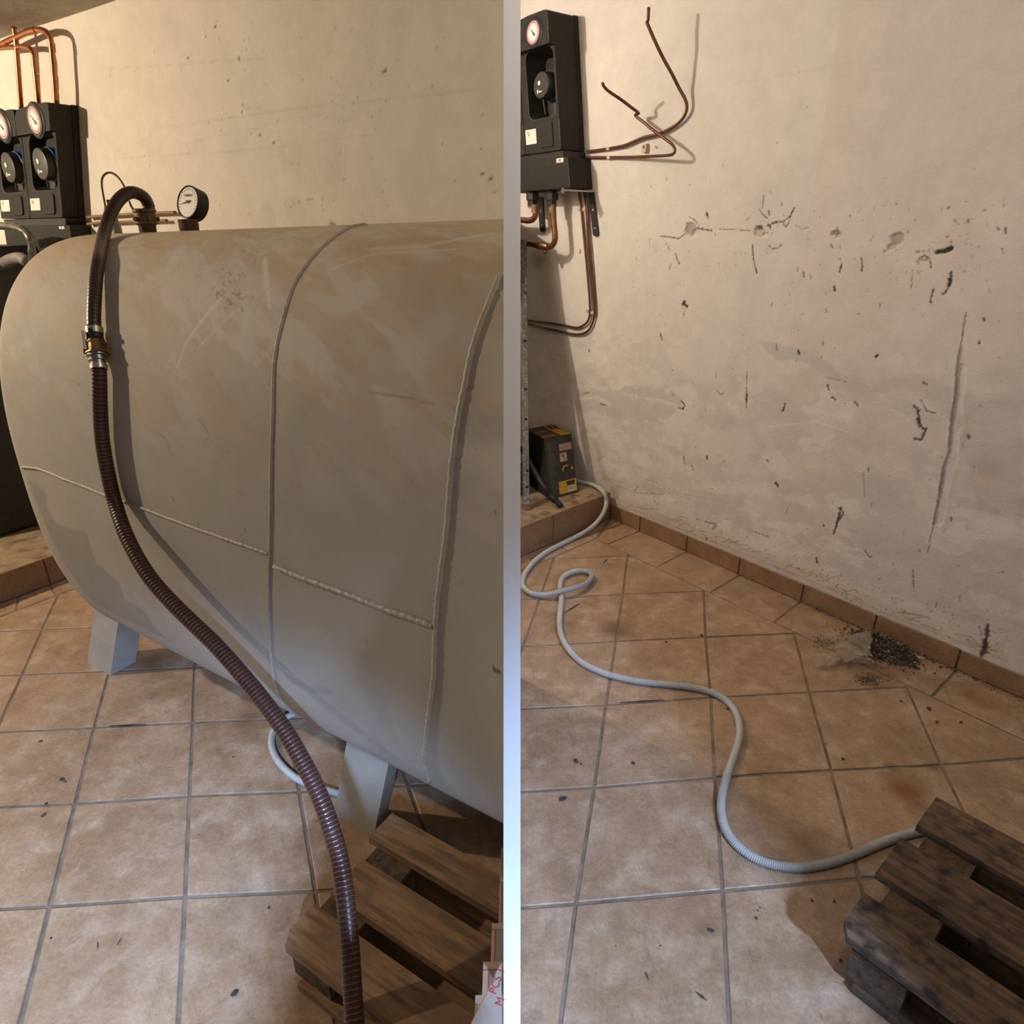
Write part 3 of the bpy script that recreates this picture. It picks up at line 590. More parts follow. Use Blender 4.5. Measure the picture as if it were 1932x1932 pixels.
for k in range(4): ts.append((ts[-1][0] + dl, ts[-1][1] + dc))
band(b0, b1, (wa.x, wa.y), (wb.x, wb.y), ts, floor_r, M['tile_r'])
js = [((1125, 1015.6), (1150, 979)), ((1125, 1015.6), (1096.8, 1004)), ((1063, 1035), (1042.4, 1024.7)), ((983, 1077.7), (975, 1054))]
ts = [(tpar(s0_, s1_, xy(*a)), tpar(p0, p1, xy(*c))) for a, c in js]; ts.append((ts[-1][0] + 0.9, ts[-1][1] + 0.9))
band(s0_, s1_, p0, p1, ts, floor_r, M['tile_r'])
# left floor
LE = -2.9
mb = MB(); mb.prism([WL.P(-5.0, -0.0035)[:], WL.P(SL1, -0.0035)[:], (-HALF, -0.9, -0.0035), (-5.0, -0.9, -0.0035)], (0, 0, -0.05))
floor_l = struct('floor_left', mb, M['grout']); gfl = grid_fit(gl)
t0, t1 = xy(115, 1120), xy(32.6, 1151); q0, q1 = xy(95.5, 1102), xy(32.6, 1125.8)
t0e = (t0[0] - (t1[0] - t0[0]) * 4, t0[1] - (t1[1] - t0[1]) * 4)
wl0, wl1 = WL.P(-3, 0, 0.13), WL.P(3, 0, 0.13)
for i in range(-8, 9):
    for j in range(-5, 11):
        P = [gfl(i, j), gfl(i + 1, j), gfl(i + 1, j + 1), gfl(i, j + 1)]
        if area(P) < 0: P = P[::-1]
        P = clip_poly(P, t0e, t1)
        if len(P) > 2: P = clip_poly(P, (-HALF, -9), (-HALF, 9))
        if len(P) > 2: P = clip_poly(P, (wl1.x, wl1.y), (wl0.x, wl0.y))
        if len(P) > 2: P = clip_poly(P, (-3.9, 9), (-3.9, -9))
        if len(P) > 2: P = clip_poly(P, (-9, -0.85), (9, -0.85))
        if len(P) > 2: tile(P, floor_l, M['tile_l'])
band(t0, t1, q0, q1, [(-1.6, -1.6), (0.1, 0.05), (1.0, 1.0), (2.6, 2.6), (4.2, 4.2)], floor_l, M['tile_l'])
# black hollow joint strips
for nm, a, c in (('floor_left', (205, 1370), (276, 1366.5)), ('floor_right', (1169, 1326), (1251, 1320.5))):
    A, B = fl(*a, 0.0006), fl(*c, 0.0006); n_ = (B - A).normalized().cross(Vector((0, 0, 1)))
    mb = MB(); mb.prism([A - n_ * 0.0012, (A + B) / 2 - n_ * 0.0032, B - n_ * 0.001, B + n_ * 0.001, (A + B) / 2 + n_ * 0.0032, A + n_ * 0.0012], (0, 0, 0.0007))
    part('open_joint', mb, M['ink'], floor_l if 'left' in nm else floor_r)

# ------------------------------------------------------------------ skirting tiles (right) and plinths
sk = struct('baseboard_right', MB().box(WR.P(-3.1, -0.003, 0.004), WR.d * (SR1 + 3.1), -WR.n * 0.002, (0, 0, 0.078)), M['grouts'])
js = [((1153, 975.5)), (1204.5, 1002), (1296, 1039), (1397, 1080.3), (1516, 1131.8), (1652, 1190), (1809, 1256)]
ss = [fl(*j).dot(WR.d) for j in js]
while ss[-1] < SR1 - 0.05: ss.append(min(ss[-1] + 0.33, SR1))
for a, b in zip(ss, ss[1:]):
    h = random.uniform(0.077, 0.081); g_ = 0.0035; mb = MB(); mb.box(WR.P(a + g_, 0.0, 0.005), WR.d * (b - a - 2 * g_), -WR.n * 0.009, (0, 0, h), bev=0.002); part('tile', mb, M['skirt'], sk)
PH = 0.155
def plinth(name, A, B, W, h, cuts, back, label_mat):
    """A: foot at the wall, B: far foot; the front face runs A->B"""
    A = Vector((A[0], A[1], 0)); B = Vector((B[0], B[1], 0)); u = (B - A); uu = u.normalized(); nrm = Vector((uu.y, -uu.x, 0))
    if nrm.dot(W.d) > 0: nrm = -nrm                      # points away from the room, along the wall
    mb = MB(); mb.prism([A + nrm * 0.009, B + nrm * 0.009, B + nrm * back, A + nrm * back], (0, 0, h - 0.002)); st = struct(name, mb, M['plinth'])
    for a, b in zip(cuts, cuts[1:]):
        P0 = A + uu * (a + 0.003); mb = MB(); mb.box(P0, uu * (b - a - 0.006), nrm * 0.009, (0, 0, h), bev=0.002); part('tile', mb, M['skirt'], st)
    return st
A_ = Vector(p0 + (0,)); B_ = Vector(p1 + (0,)); uR = (B_ - A_).normalized(); B_ = A_ + uR * 1.44
jc = (fl(1041, 1023) - A_).dot(uR)
plinth('trim_1', (A_.x, A_.y), (B_.x, B_.y), WR, PH, [0, jc, jc + 0.34, jc + 0.68, 1.44], 0.85, None)
A2 = Vector(q0 + (0,)); B2 = Vector(q1 + (0,)); uL = (B2 - A2).normalized(); A2 = A2 - uL * 0.55; B2 = A2 + uL * 2.0
plinth('trim_2', (A2.x, A2.y), (B2.x, B2.y), WL, 0.125, [0, 0.25, 0.55, 0.95, 1.3, 2.0], 0.7, None)

# ------------------------------------------------------------------ OIL TANK (left bay)
td = -ray(-1091, 490); td.normalize(); tn = Vector((-td.y, td.x, 0)).normalized()
TP, TQ, TA, TE = 1.157, 0.8295, 0.40, 2.6; TB = TQ - 0.17
def tsec(ph, sc=1.0):
    c_, s_ = math.cos(ph), math.sin(ph)
    return sc * TA * math.copysign(abs(c_) ** (2 / TE), c_), sc * TB * math.copysign(abs(s_) ** (2 / TE), s_)
def tpt(s, ph, sc=1.0):
    X, Y = tsec(ph, sc); return tn * (TP + X) + Vector((0, 0, TQ + Y)) + td * s
SE, LD = -2.36, 0.17
s_end = 0.6
def build_tank(n, ph):
    st = []; K = max(12, n // 16)
    for t in np.linspace(0, 1, K):
        a = t * math.pi / 2; st.append((SE + LD * (1 - math.sin(a) ** (2 / 2.3)), max(math.cos(a), 0) ** (2 / 2.6)))
    st = st[::-1]; st = [(s_, max(k, 0.004)) for s_, k in st]; L0 = SE + LD
    for k in range(1, n + 1): st.append((L0 + (s_end - L0) * k / n, 1.0))
    c_ = np.cos(ph); s_ = np.sin(ph); X = TA * np.sign(c_) * np.abs(c_) ** (2 / TE); Y = TB * np.sign(s_) * np.abs(s_) ** (2 / TE)
    sv = np.array([a for a, b in st])[:, None, None]; kv = np.array([b for a, b in st])[:, None, None]
    N3 = np.array(tn); D3 = np.array(td)
    V = (N3 * TP + np.array([0, 0, TQ])) + D3 * sv + kv * (X[None, :, None] * N3 + Y[None, :, None] * np.array([0, 0, 1.0]))
    m = len(ph); idx = np.arange(len(st) * m).reshape(len(st), m); nx_ = np.roll(idx, -1, axis=1)
    q = np.stack([idx[:-1], nx_[:-1], nx_[1:], idx[1:]], -1).reshape(-1, 4)
    return V.reshape(-1, 3), q, list(range(m))
V_, Q_, cap_ = build_tank(220, np.linspace(0, 2 * math.pi, 240, endpoint=False))
TV = [Vector(v) for v in V_.tolist()]; TF = Q_.tolist() + [cap_]
phd = np.concatenate([np.linspace(-math.pi / 2, math.pi / 2, 50, endpoint=False), np.linspace(math.pi / 2 - .02, 1.5 * math.pi, 460, endpoint=False)]); phd = np.unique(phd)
DV, DQ, dcap = build_tank(640, phd)
tank = root('oil_tank', (tn * TP + td * (-1.1)).to_tuple()[:2] + (0.0,), 'large oval grey-beige steel oil tank with raised weld seams and dusty top', 'tank')
tb = wpos(tank)
def clipbm(me, cx, sgn, bx):
    bm = bmesh.new(); bm.from_mesh(me); bmesh.ops.recalc_face_normals(bm, faces=bm.faces)
    r = bmesh.ops.bisect_plane(bm, geom=bm.verts[:] + bm.edges[:] + bm.faces[:], plane_co=(cx - bx, 0, 0), plane_no=(sgn, 0, 0), clear_outer=True)
    ed = [e for e in r['geom_cut'] if isinstance(e, bmesh.types.BMEdge)]; bmesh.ops.edgeloop_fill(bm, edges=ed)
    bm.to_mesh(me); bm.free()
me = bpy.data.meshes.new('shell'); me.from_pydata((DV - np.array(tb)).tolist(), [], DQ.tolist() + [dcap]); clipbm(me, -HALF - 0.001, 1, tb.x)
tree = BVHTree.FromPolygons([v[:] for v in TV], TF)
def thit(px, py, off=0.0):
    r = ray(px, py).normalized(); h, n, i, d = tree.ray_cast(C, r)
    if h is None: return None
    nn = n if n.dot(r) < 0 else -n
    return h + nn * off, nn
# paint
nv = len(me.vertices); pc = np.zeros(nv * 3); me.vertices.foreach_get('co', pc); pc = pc.reshape(-1, 3) + np.array(tb)
rel = pc - np.array(tn) * TP; su = pc @ np.array(td); hx = pc @ np.array(tn) - TP; hz = pc[:, 2] - TQ - su * td.z
ang = np.arctan2(hz / TB, -hx / TA)                       # 0 = facing the camera, pi/2 = top
arc = ang * 0.62
cv = Canvas(su, arc, (0.45, 0.41, 0.34)); cv.n = vnoise(su + 9, arc + 5, 14, 3, 5) - .5; cv.n2 = vnoise(su + 9, arc + 5, 50, 4, 3) - .5
cv.c *= 0.96 + 0.08 * vnoise(su + 4, arc + 4, 3, 8, 4)[:, None]
dust = np.clip((ang - 0.35) / 0.9 + (vnoise(su + 2, arc + 2, 4, 6, 5) - .5) * 1.1, 0, 1)[:, None] * 0.85
cv.c = cv.c * (1 - dust) + np.array((0.58, 0.435, 0.285)) * dust
top_ = np.clip((ang - .15) / .5, 0, 1)
for sc__, sd__, th__, col__, st__ in ((7, 61, .56, (0.60, 0.55, 0.47), .5), (11, 62, .58, (0.50, 0.36, 0.225), .55), (24, 63, .60, (0.46, 0.34, 0.22), .4)):
    sh_ = vnoise(su * .55 + arc * .8 + 5, arc * .45 - su * .12 + 5, sc__ * 1.7, sd__, 5); a__ = (np.clip((sh_ - th__) / .05, 0, 1) * st__ * top_)[:, None]; cv.c = cv.c * (1 - a__) + np.array(col__) * a__
lw_ = np.clip((.1 - ang) / .4, 0, 1); sh_ = vnoise(su * 2.2 + 4, arc * .8 + 4, 5, 66, 5); a__ = (np.clip((sh_ - .54) / .12, 0, 1) * .35 * lw_)[:, None]; cv.c = cv.c * (1 - a__) + np.array((0.36, 0.335, 0.29)) * a__
def TPx(*q):
    out = []
    for x, y in q:
        h = thit(x, y)
        if h is None: continue
        p = h[0]; s_ = p.dot(td); a_ = math.atan2((p.z - TQ - s_ * td.z) / TB, -(p.dot(tn) - TP) / TA); out.append((s_, a_ * 0.62))
    return out
def tst(q, wd, col, st, soft=0.6, rag=0.6, fine=False):
    q = TPx(*q)
    if q: cv.stroke(q, wd, col, st, soft, rag, fine=fine)
wipe = (0.56, 0.52, 0.45); dsty = (0.47, 0.335, 0.205); sc_ = (0.68, 0.61, 0.50)
for q, wd, col, st in ((((340, 470), (320, 510)), .025, wipe, .7), (((500, 490), (510, 580)), .008, sc_, .8), (((420, 560), (350, 650), (335, 690)), .006, sc_, .7), (((440, 590), (370, 660)), .005, sc_, .6),
    (((480, 560), (455, 640)), .012, wipe, .6), (((590, 560), (640, 580), (680, 560)), .03, wipe, .6), (((700, 470), (800, 465), (930, 440)), .008, sc_, .6), (((620, 510), (700, 480), (860, 470)), .006, sc_, .5),
    (((160, 480), (230, 470), (300, 455)), .01, dsty, .5), (((120, 500), (200, 520)), .03, wipe, .4), (((360, 510), (420, 500), (440, 530), (380, 560)), .018, wipe, .4), (((640, 480), (720, 455), (820, 450)), .02, dsty, .4),
    (((560, 690), (575, 700)), .014, dsty, .5), (((780, 660), (830, 620)), .05, wipe, .4), (((870, 560), (930, 600)), .04, dsty, .4), (((240, 560), (300, 600), (290, 660)), .03, dsty, .35), (((80, 560), (120, 620)), .05, (0.54, 0.44, 0.31), .5),
    (((560, 740), (560, 860)), .03, (0.40, 0.375, 0.32), .4), (((640, 780), (650, 860)), .04, (0.40, 0.37, 0.32), .35), (((890, 810), (950, 800)), .04, (0.35, 0.31, 0.27), .5), (((870, 900), (945, 960)), .05, (0.40, 0.36, 0.31), .4)):
    tst(q, wd, col, st)
rr = random.Random(3)
for _ in range(90):
    x = 435 + rr.gauss(0, 17); y = 548 + rr.gauss(0, 20); tst(((x, y), (x + rr.uniform(-5, 5), y + rr.uniform(-6, 6))), rr.uniform(.0015, .004), rr.choice([(0.16, 0.12, 0.08), (0.25, 0.2, 0.14), (0.5, 0.45, 0.37)]), .6, .8, .8, True)
for _ in range(26):
    a = rr.uniform(-0.4, 0.8); x = rr.uniform(330, 620); y = rr.uniform(450, 640); L_ = rr.uniform(20, 90)
    tst(((x, y), (x - L_ * .6, y + L_ * .75)), rr.uniform(.0015, .004), rr.choice([sc_, dsty, wipe]), .5, .8, .5, True)
for _ in range(150):
    x = rr.uniform(50, 940); y = rr.uniform(650, 1300); tst(((x, y), (x + rr.uniform(-1, 1), y + rr.uniform(-2, 8))), rr.uniform(.001, .0028), rr.choice([(0.13, 0.11, 0.09), (0.5, 0.48, 0.42)]), rr.uniform(.3, .8), .7, .8, True)
for q in (((680, 740), (750, 746), (818, 763)), ((290, 810), (315, 830), (318, 850)), ((375, 790), (395, 820), (380, 845)), ((930, 1262), (931, 1269), (942, 1270)), ((576, 1095), (584, 1110)), ((150, 725), (140, 720))):
    tst(q, .0018, (0.22, 0.19, 0.15), .55, .6, .6, True)
tst(((932, 1260), (934, 1268), (942, 1269)), .005, (0.06, 0.05, 0.04), .9, .5, .3, True)
# darker over-painted primer at the lower left of the end
dkp = TPx((52, 905), (78, 918), (88, 932), (90, 960), (105, 985), (140, 1000), (165, 1005), (172, 1035), (180, 1060), (225, 1100), (235, 1130), (270, 1150), (300, 1190), (330, 1215), (180, 1140), (100, 1100), (62, 1040), (50, 985))
if len(dkp) > 5: cv.poly(dkp, (0.33, 0.315, 0.27), 0.9, 0.010, 0.006)
tst(((545, 1280), (580, 1298), (620, 1305)), .012, (0.30, 0.29, 0.27), .5, .4, .9)
at_ = me.color_attributes.new('paint', 'FLOAT_COLOR', 'POINT'); c4 = np.ones((nv, 4)); c4[:, :3] = np.clip(cv.c, 0, 1); at_.data.foreach_set('color', c4.reshape(-1))
me.polygons.foreach_set('use_smooth', [True] * len(me.polygons)); me.set_sharp_from_angle(angle=math.radians(50)); me.materials.append(M['tankpaint'])
sh = bpy.data.objects.new('shell', me); COL.objects.link(sh); sh.parent = tank
weld_mat = mat('weld_paint', (0.50, 0.46, 0.38, 1), (0.41, 0.37, 0.30, 1), 60, 0.5, bump=0.4)
def weld(px, r, lab=None):
    P = []
    for x, y in px:
        h = thit(x, y, r * 0.15)
        if h: P.append(h[0])
    # project the smoothed path back onto the shell
    P = resample(catmull(P, 0.004), 0.005); Q = []
    for p in P:
        d_ = (p - C).normalized(); hh, n, i, dd = tree.ray_cast(C, d_)
        if hh is not None and (hh - p).length < 0.06: p = hh + (n if n.dot(d_) < 0 else -n) * r * 0.15
        Q.append(p + Vector((random.uniform(-1, 1), random.uniform(-1, 1), random.uniform(-1, 1))) * r * 0.10)
    rad = [r * (0.86 + 0.26 * abs(math.sin(i * 0.9)) + random.uniform(-.06, .06)) for i in range(len(Q))]
    mb = MB(); mb.tube(Q, rad, 8); return part('weld_seam', mb, weld_mat, tank, smooth=180, clip=(-HALF - 0.001, 1))
weld([(691,424),(652,433.6),(605,470),(572,510),(552,545),(535,600),(522,655),(517,700),(515.5,772),(512.5,869),(511.5,957),(510,1037),(508,1100),(508,1154),(511,1232),(516,1275),(524,1305),(538,1334)], 0.0032)
weld([(946,518),(930,555),(915,592),(900,635),(890,670),(879,723),(867,781.7),(858,840),(852,898),(847,959),(842,1013),(830,1105),(823,1183),(819,1280),(808,1368),(801,1427),(804,1450),(811,1474)], 0.0052)
weld([(42,881),(75,885),(120,903),(165,920),(210,938),(260,955),(320,978),(380,1000),(440,1021),(508,1045)], 0.0038)
weld([(518,1068),(560,1085),(610,1104),(660,1122),(720,1146),(770,1163),(821,1182)], 0.0055)
legm = mat('leg_paint', (0.36, 0.34, 0.29, 1), (0.29, 0.27, 0.23, 1), 9, 0.6, bump=0.2)
def plate(a, b, c, d, th, mb):
    n_ = (Vector(b) - Vector(a)).cross(Vector(d) - Vector(a)).normalized() * th; mb.prism([a, b, c, d], n_)
def tank_leg(F_, Lb, Rb, TF_):
    f, l, r = fl(*F_), fl(*Lb), fl(*Rb); V_ = (fl(*TF_, .2) - f) * 1.75; k = l + r - f; mb = MB()
    mb.prism([f, l, (l + k) / 2, (r + k) / 2, r], V_)
    return part('leg', mb, legm, tank)
tank_leg((207.8, 1275), (164.5, 1247), (256, 1248.7), (223, 1174.7))
tank_leg((704, 1583), (631, 1534), (729, 1545), (727, 1470))
# fittings on the crown
def crown(px, off=0.0):
    best = None
    for k in range(0, 700):
        s_ = -2.2 + k * 0.004; p = tpt(s_, math.pi / 2) + Vector((0, 0, 0.0)); x, y = proj(p)
        if best is None or abs(x - px) < best[0]: best = (abs(x - px), p)
    return best[1]
UZ = Vector((0, 0, 1))
def zc_of(p): q = p - C; return q.y * CT - q.z * ST
cn = crown(280); k_ = zc_of(cn) / F                       # metres per pixel there
fz = tank_f = part('filler_neck', MB().lathe(cn - UZ * 0.02, UZ, [(0, 15 * k_), (0.02 + 10 * k_, 15 * k_), (0.02 + 14 * k_, 16.5 * k_), (0.02 + 17 * k_, 16.5 * k_)], 20), M['rust'], tank, 40, label='rusty threaded filler neck')
cp = part('coupling', MB().lathe(cn + UZ * 14 * k_, UZ, [(0, 18 * k_), (2 * k_, 20.5 * k_), (6 * k_, 20.5 * k_), (7 * k_, 18 * k_), (20 * k_, 18 * k_), (22 * k_, 20.5 * k_), (25 * k_, 20.5 * k_), (27 * k_, 17 * k_)], 20), M['brass_dirty'], tank, 40, label='dirty brass coupling ring')
for q in (0.3, 2.2, 3.9, 5.4): part('lug', MB().box(cn + UZ * 20 * k_ + Vector((math.cos(q), math.sin(q), 0)) * 17 * k_, Vector((math.cos(q), math.sin(q), 0)) * 6 * k_, Vector((-math.sin(q), math.cos(q), 0)) * 7 * k_, UZ * 7 * k_), M['brass_dirty'], cp)
cg = crown(358); part('gauge_stub', MB().lathe(cg - UZ * 0.01, UZ, [(0, 16.5 * k_), (0.01 + 19 * k_, 16.5 * k_), (0.01 + 19.5 * k_, 6 * k_)], 20), M['rust'], tank, 40, label='rusty stub pipe under the gauge')
gn = Vector((-0.456, -0.86, 0.30)).normalized(); gx = Vector((0, 0, 1)).cross(gn).normalized(); gz = gn.cross(gx)
gc = at(354.5, 381, zc_of(cg)); R_ = 27.5 * k_
ga = part('gauge', MB().lathe(gc - gn * 24 * k_, gn, [(0, R_ * 0.86), (2 * k_, R_ * 1.0), (20 * k_, R_ * 1.03), (25 * k_, R_ * 1.03), (25.5 * k_, R_ * 0.97), (23.5 * k_, R_ * 0.94)], 40), M['epp_dark'], tank, 30, label='black round tank contents gauge')
part('stem', MB().lathe(gc - UZ * (R_ + 9 * k_) - gn * 8 * k_, UZ, [(0, 6 * k_), (12 * k_, 5 * k_)], 14), M['epp_dark'], ga, 40)
part('dial', MB().lathe(gc - gn * 1.2 * k_, gn, [(0, R_ * 0.93), (1.4 * k_, R_ * 0.93)], 40), M['cream'], ga)
nd = MB(); di = (-gx * 0.93 - gz * 0.2).normalized(); pe = di.cross(gn); c0 = gc + gn * 1.2 * k_
nd.prism([c0 + di * R_ * .72, c0 + pe * R_ * .035, c0 - di * R_ * .25 + pe * R_ * .06, c0 - di * R_ * .25 - pe * R_ * .06, c0 - pe * R_ * .035], gn * 0.7 * k_)
nd.lathe(c0, gn, [(0, R_ * .10), (1.2 * k_, R_ * .09)], 12); part('needle', nd, M['ink'], ga)
tk = MB()
for q in range(-125, 126, 14):
    a = math.radians(q + 180); d_ = (gx * math.sin(a) - gz * math.cos(a)); e_ = d_.cross(gn); p_ = c0 - gn * .5 * k_
    tk.prism([p_ + d_ * R_ * .84 + e_ * R_ * .012, p_ + d_ * R_ * .84 - e_ * R_ * .012, p_ + d_ * R_ * .74 - e_ * R_ * .012, p_ + d_ * R_ * .74 + e_ * R_ * .012], gn * .3 * k_)
part('scale_mark', tk, M['ink'], ga, kind='stuff')
def text_mesh(txt, size, O, X, Y, m, parent, name='lettering', depth=0.0004, bold=False):
    cu = bpy.data.curves.new('t', 'FONT'); cu.body = txt; cu.size = size; cu.extrude = depth / 2; cu.align_x = 'CENTER'; cu.align_y = 'CENTER'
    if bold: cu.offset = size * 0.012
    o = bpy.data.objects.new('t', cu); COL.objects.link(o); dg = bpy.context.evaluated_depsgraph_get(); dg.update()
    tm = bpy.data.meshes.new_from_object(o.evaluated_get(dg)); bpy.data.objects.remove(o); bpy.data.curves.remove(cu)
    X = Vector(X).normalized(); Y = Vector(Y); Y = (Y - X * Y.dot(X)).normalized(); Z = X.cross(Y); mb = MB()
    mb.add([Vector(O) + X * v.co.x + Y * v.co.y + Z * v.co.z for v in tm.vertices], [list(p.vertices) for p in tm.polygons])
    bpy.data.meshes.remove(tm); return part(name, mb, m, parent)
text_mesh('DOMAX', R_ * .20, c0 + gz * R_ * .40, gx, gz, M['ink'], ga, bold=True)
# third fitting: grey stub, brass tee with black cap, capillary loop
c3 = crown(222); part('vent_stub', MB().lathe(c3 - UZ * .01, UZ, [(0, 9 * k_), (.01 + 14 * k_, 9 * k_), (.01 + 20 * k_, 6 * k_), (.01 + 34 * k_, 6 * k_)], 16), legm, tank, 40)
z3 = zc_of(c3)
tee = part('brass_tee', MB().tube([at(204, 405, z3), at(205, 392, z3)], 5.5 * k_, 12).tube([at(199, 394, z3), at(214, 397, z3)], 4 * k_, 12), M['brass'], tank, 40)
part('valve_cap', MB().box(at(202, 385, z3), Vector((13, 2.5, 0)) * k_, Vector((-2, 8, 0)) * k_, UZ * 8 * k_, bev=k_), M['epp_dark'], tank)
part('capillary', MB().tube(catmull([at(x, y, z3 + .02) for x, y in ((200, 396), (196, 375), (192, 350), (193, 336), (199, 328), (208, 325.5), (218, 330), (228, 341), (237, 358), (243, 378), (250, 393), (258, 402))], .006), 2.1 * k_, 8), M['cable'], tank, 180, label='thin brown capillary looped above the tank')

# ------------------------------------------------------------------ brown suction hose
hp = [(281, 401, 0), (280, 388, 0), (274, 375, 0), (264, 367, 0), (250, 363, 0), (236, 367, 0), (222, 380, 0), (210, 401, 0), (201, 426, 0), (193, 455, 0), (186, 490, 0), (181, 525, 0), (178.5, 560, 0), (177, 595, 0), (177.5, 618, 0)]
zn = zc_of(cn)
def hdepth(x, y, i, want):
    h = thit(x, y); z = want
    if h: z = min(z, zc_of(h[0]) - 0.045)
    return z
up = []; 
for i, (x, y, _) in enumerate(hp):
    t = min(1, max(0, (i - 1) / 8)); want = zn * (1 - t) + 1.75 * t
    up.append(at(x, y, hdepth(x, y, i, want) if i > 7 else want))
hose = root('suction_hose', fl(650, 1830), 'brown ribbed suction hose curving down over the grey tank to the floor', 'hose')
def ribbed(path, r, pitch, seg=16, rib=0.06, r1=None):
    P = resample(catmull(path, pitch / 8), pitch / 8); rad = [(r + ((r1 or r) - r) * min(1, i / len(P) * 1.6)) * (1 + rib if i % 8 in (0, 1) else 1.0) for i in range(len(P))]
    return MB().tube(P, rad, seg, matfn=lambda i: 1 if i % 8 == 0 else 0)
HR = 0.0178
part('upper_hose', ribbed(up, .0165, 0.0098, rib=.02, r1=.0152), [M['hose_up'], M['hose_upring']], hose, 180, recalc=False)
cpd = up[-1]; kc = zc_of(cpd) / F; zcp = zc_of(cpd)
low = [(187, 697), (188, 725), (189, 770), (193, 830), (203, 890), (216, 945), (234, 1000), (258, 1050), (285, 1092), (318, 1130), (360, 1172), (405, 1215), (450, 1265), (495, 1320), (535, 1375), (570, 1435), (600, 1495), (622, 1555), (640, 1620), (651, 1690), (658, 1760), (663, 1830), (667, 1905), (671, 1980)]
def lz(y): return float(np.interp(y, [697, 830, 1000, 1200, 1330, 1500, 1700, 1900, 1980], [zcp - .01, 1.68, 1.60, 1.50, 1.44, 1.36, 1.27, 1.20, 1.17]))
lp = [at(x, y, hdepth(x, y, 0, lz(y))) for x, y in low]
part('lower_hose', ribbed(lp, .0158, 0.0092, rib=.035, r1=HR), [M['hose'], M['hose_ring']], hose, 180, recalc=False)
a0_, a1_ = up[-1], lp[0]; ax = (a1_ - a0_).normalized(); Lc = (a1_ - a0_).length; q_ = Lc / 79
co_ = part('hose_coupling', MB().lathe(a0_ + ax * 22 * q_, ax, [(0, 12 * q_), (4 * q_, 16 * q_), (8 * q_, 17.5 * q_), (9 * q_, 16 * q_), (24 * q_, 16 * q_), (25 * q_, 18.5 * q_), (28 * q_, 19.5 * q_), (30 * q_, 15 * q_)], 8), M['brass'], hose, label='eight-sided brass hose coupling nut')
part('coupling_collar', MB().lathe(a0_ + ax * 50 * q_, ax, [(0, 12 * q_), (2 * q_, 17 * q_), (4 * q_, 17 * q_), (5 * q_, 12.5 * q_), (9 * q_, 12.5 * q_), (11 * q_, 15.5 * q_), (13 * q_, 15.5 * q_), (14 * q_, 12 * q_), (20 * q_, 12 * q_)], 24), M['steel'], hose, 35)
part('hose_tail', MB().lathe(a0_ + ax * 12 * q_, ax, [(0, 13 * q_), (10 * q_, 13.5 * q_), (12 * q_, 11 * q_)], 24), M['epp_dark'], hose, 35)
cl = part('hose_clamp', MB().lathe(a0_ + ax * 0.5 * q_, ax, [(0, 13 * q_), (0.5 * q_, 14.4 * q_), (12 * q_, 14.4 * q_), (12.5 * q_, 13 * q_)], 28), M['alu'], hose, 35)
sd_ = ax.cross(ray(180, 640)).normalized(); sd_ = -sd_ if sd_.x > 0 else sd_
tw = -ray(180, 640).normalized()
part('clamp_screw', MB().lathe(a0_ + ax * 5 * q_ + sd_ * 6 * q_ + tw * 12 * q_, tw, [(0, 4 * q_), (4 * q_, 4 * q_)], 12), M['epp_dark'], cl)
part('hose_clamp', MB().lathe(a0_ + ax * 70 * q_, ax, [(0, 12.5 * q_), (0.5 * q_, 14 * q_), (9 * q_, 14 * q_), (9.5 * q_, 12.5 * q_)], 28), M['alu'], hose, 35)
part('lever', MB().box(a0_ + ax * 7 * q_ + sd_ * 15 * q_ - tw * 3 * q_, ax * 36 * q_ + sd_ * (-1) * q_, sd_ * 6 * q_, tw * 8 * q_, bev=q_), M['alu'], hose, label='light metal coupling lever')
part('lug', MB().box(a0_ + ax * 40 * q_ + sd_ * 10 * q_ - tw * 4 * q_, ax * 10 * q_, sd_ * 11 * q_, tw * 9 * q_, bev=q_), M['brass_dirty'], hose)
part('lug', MB().box(a0_ + ax * 40 * q_ - sd_ * 14 * q_ - tw * 4 * q_, ax * 9 * q_, -sd_ * 9 * q_, tw * 8 * q_, bev=q_), M['brass_dirty'], hose)

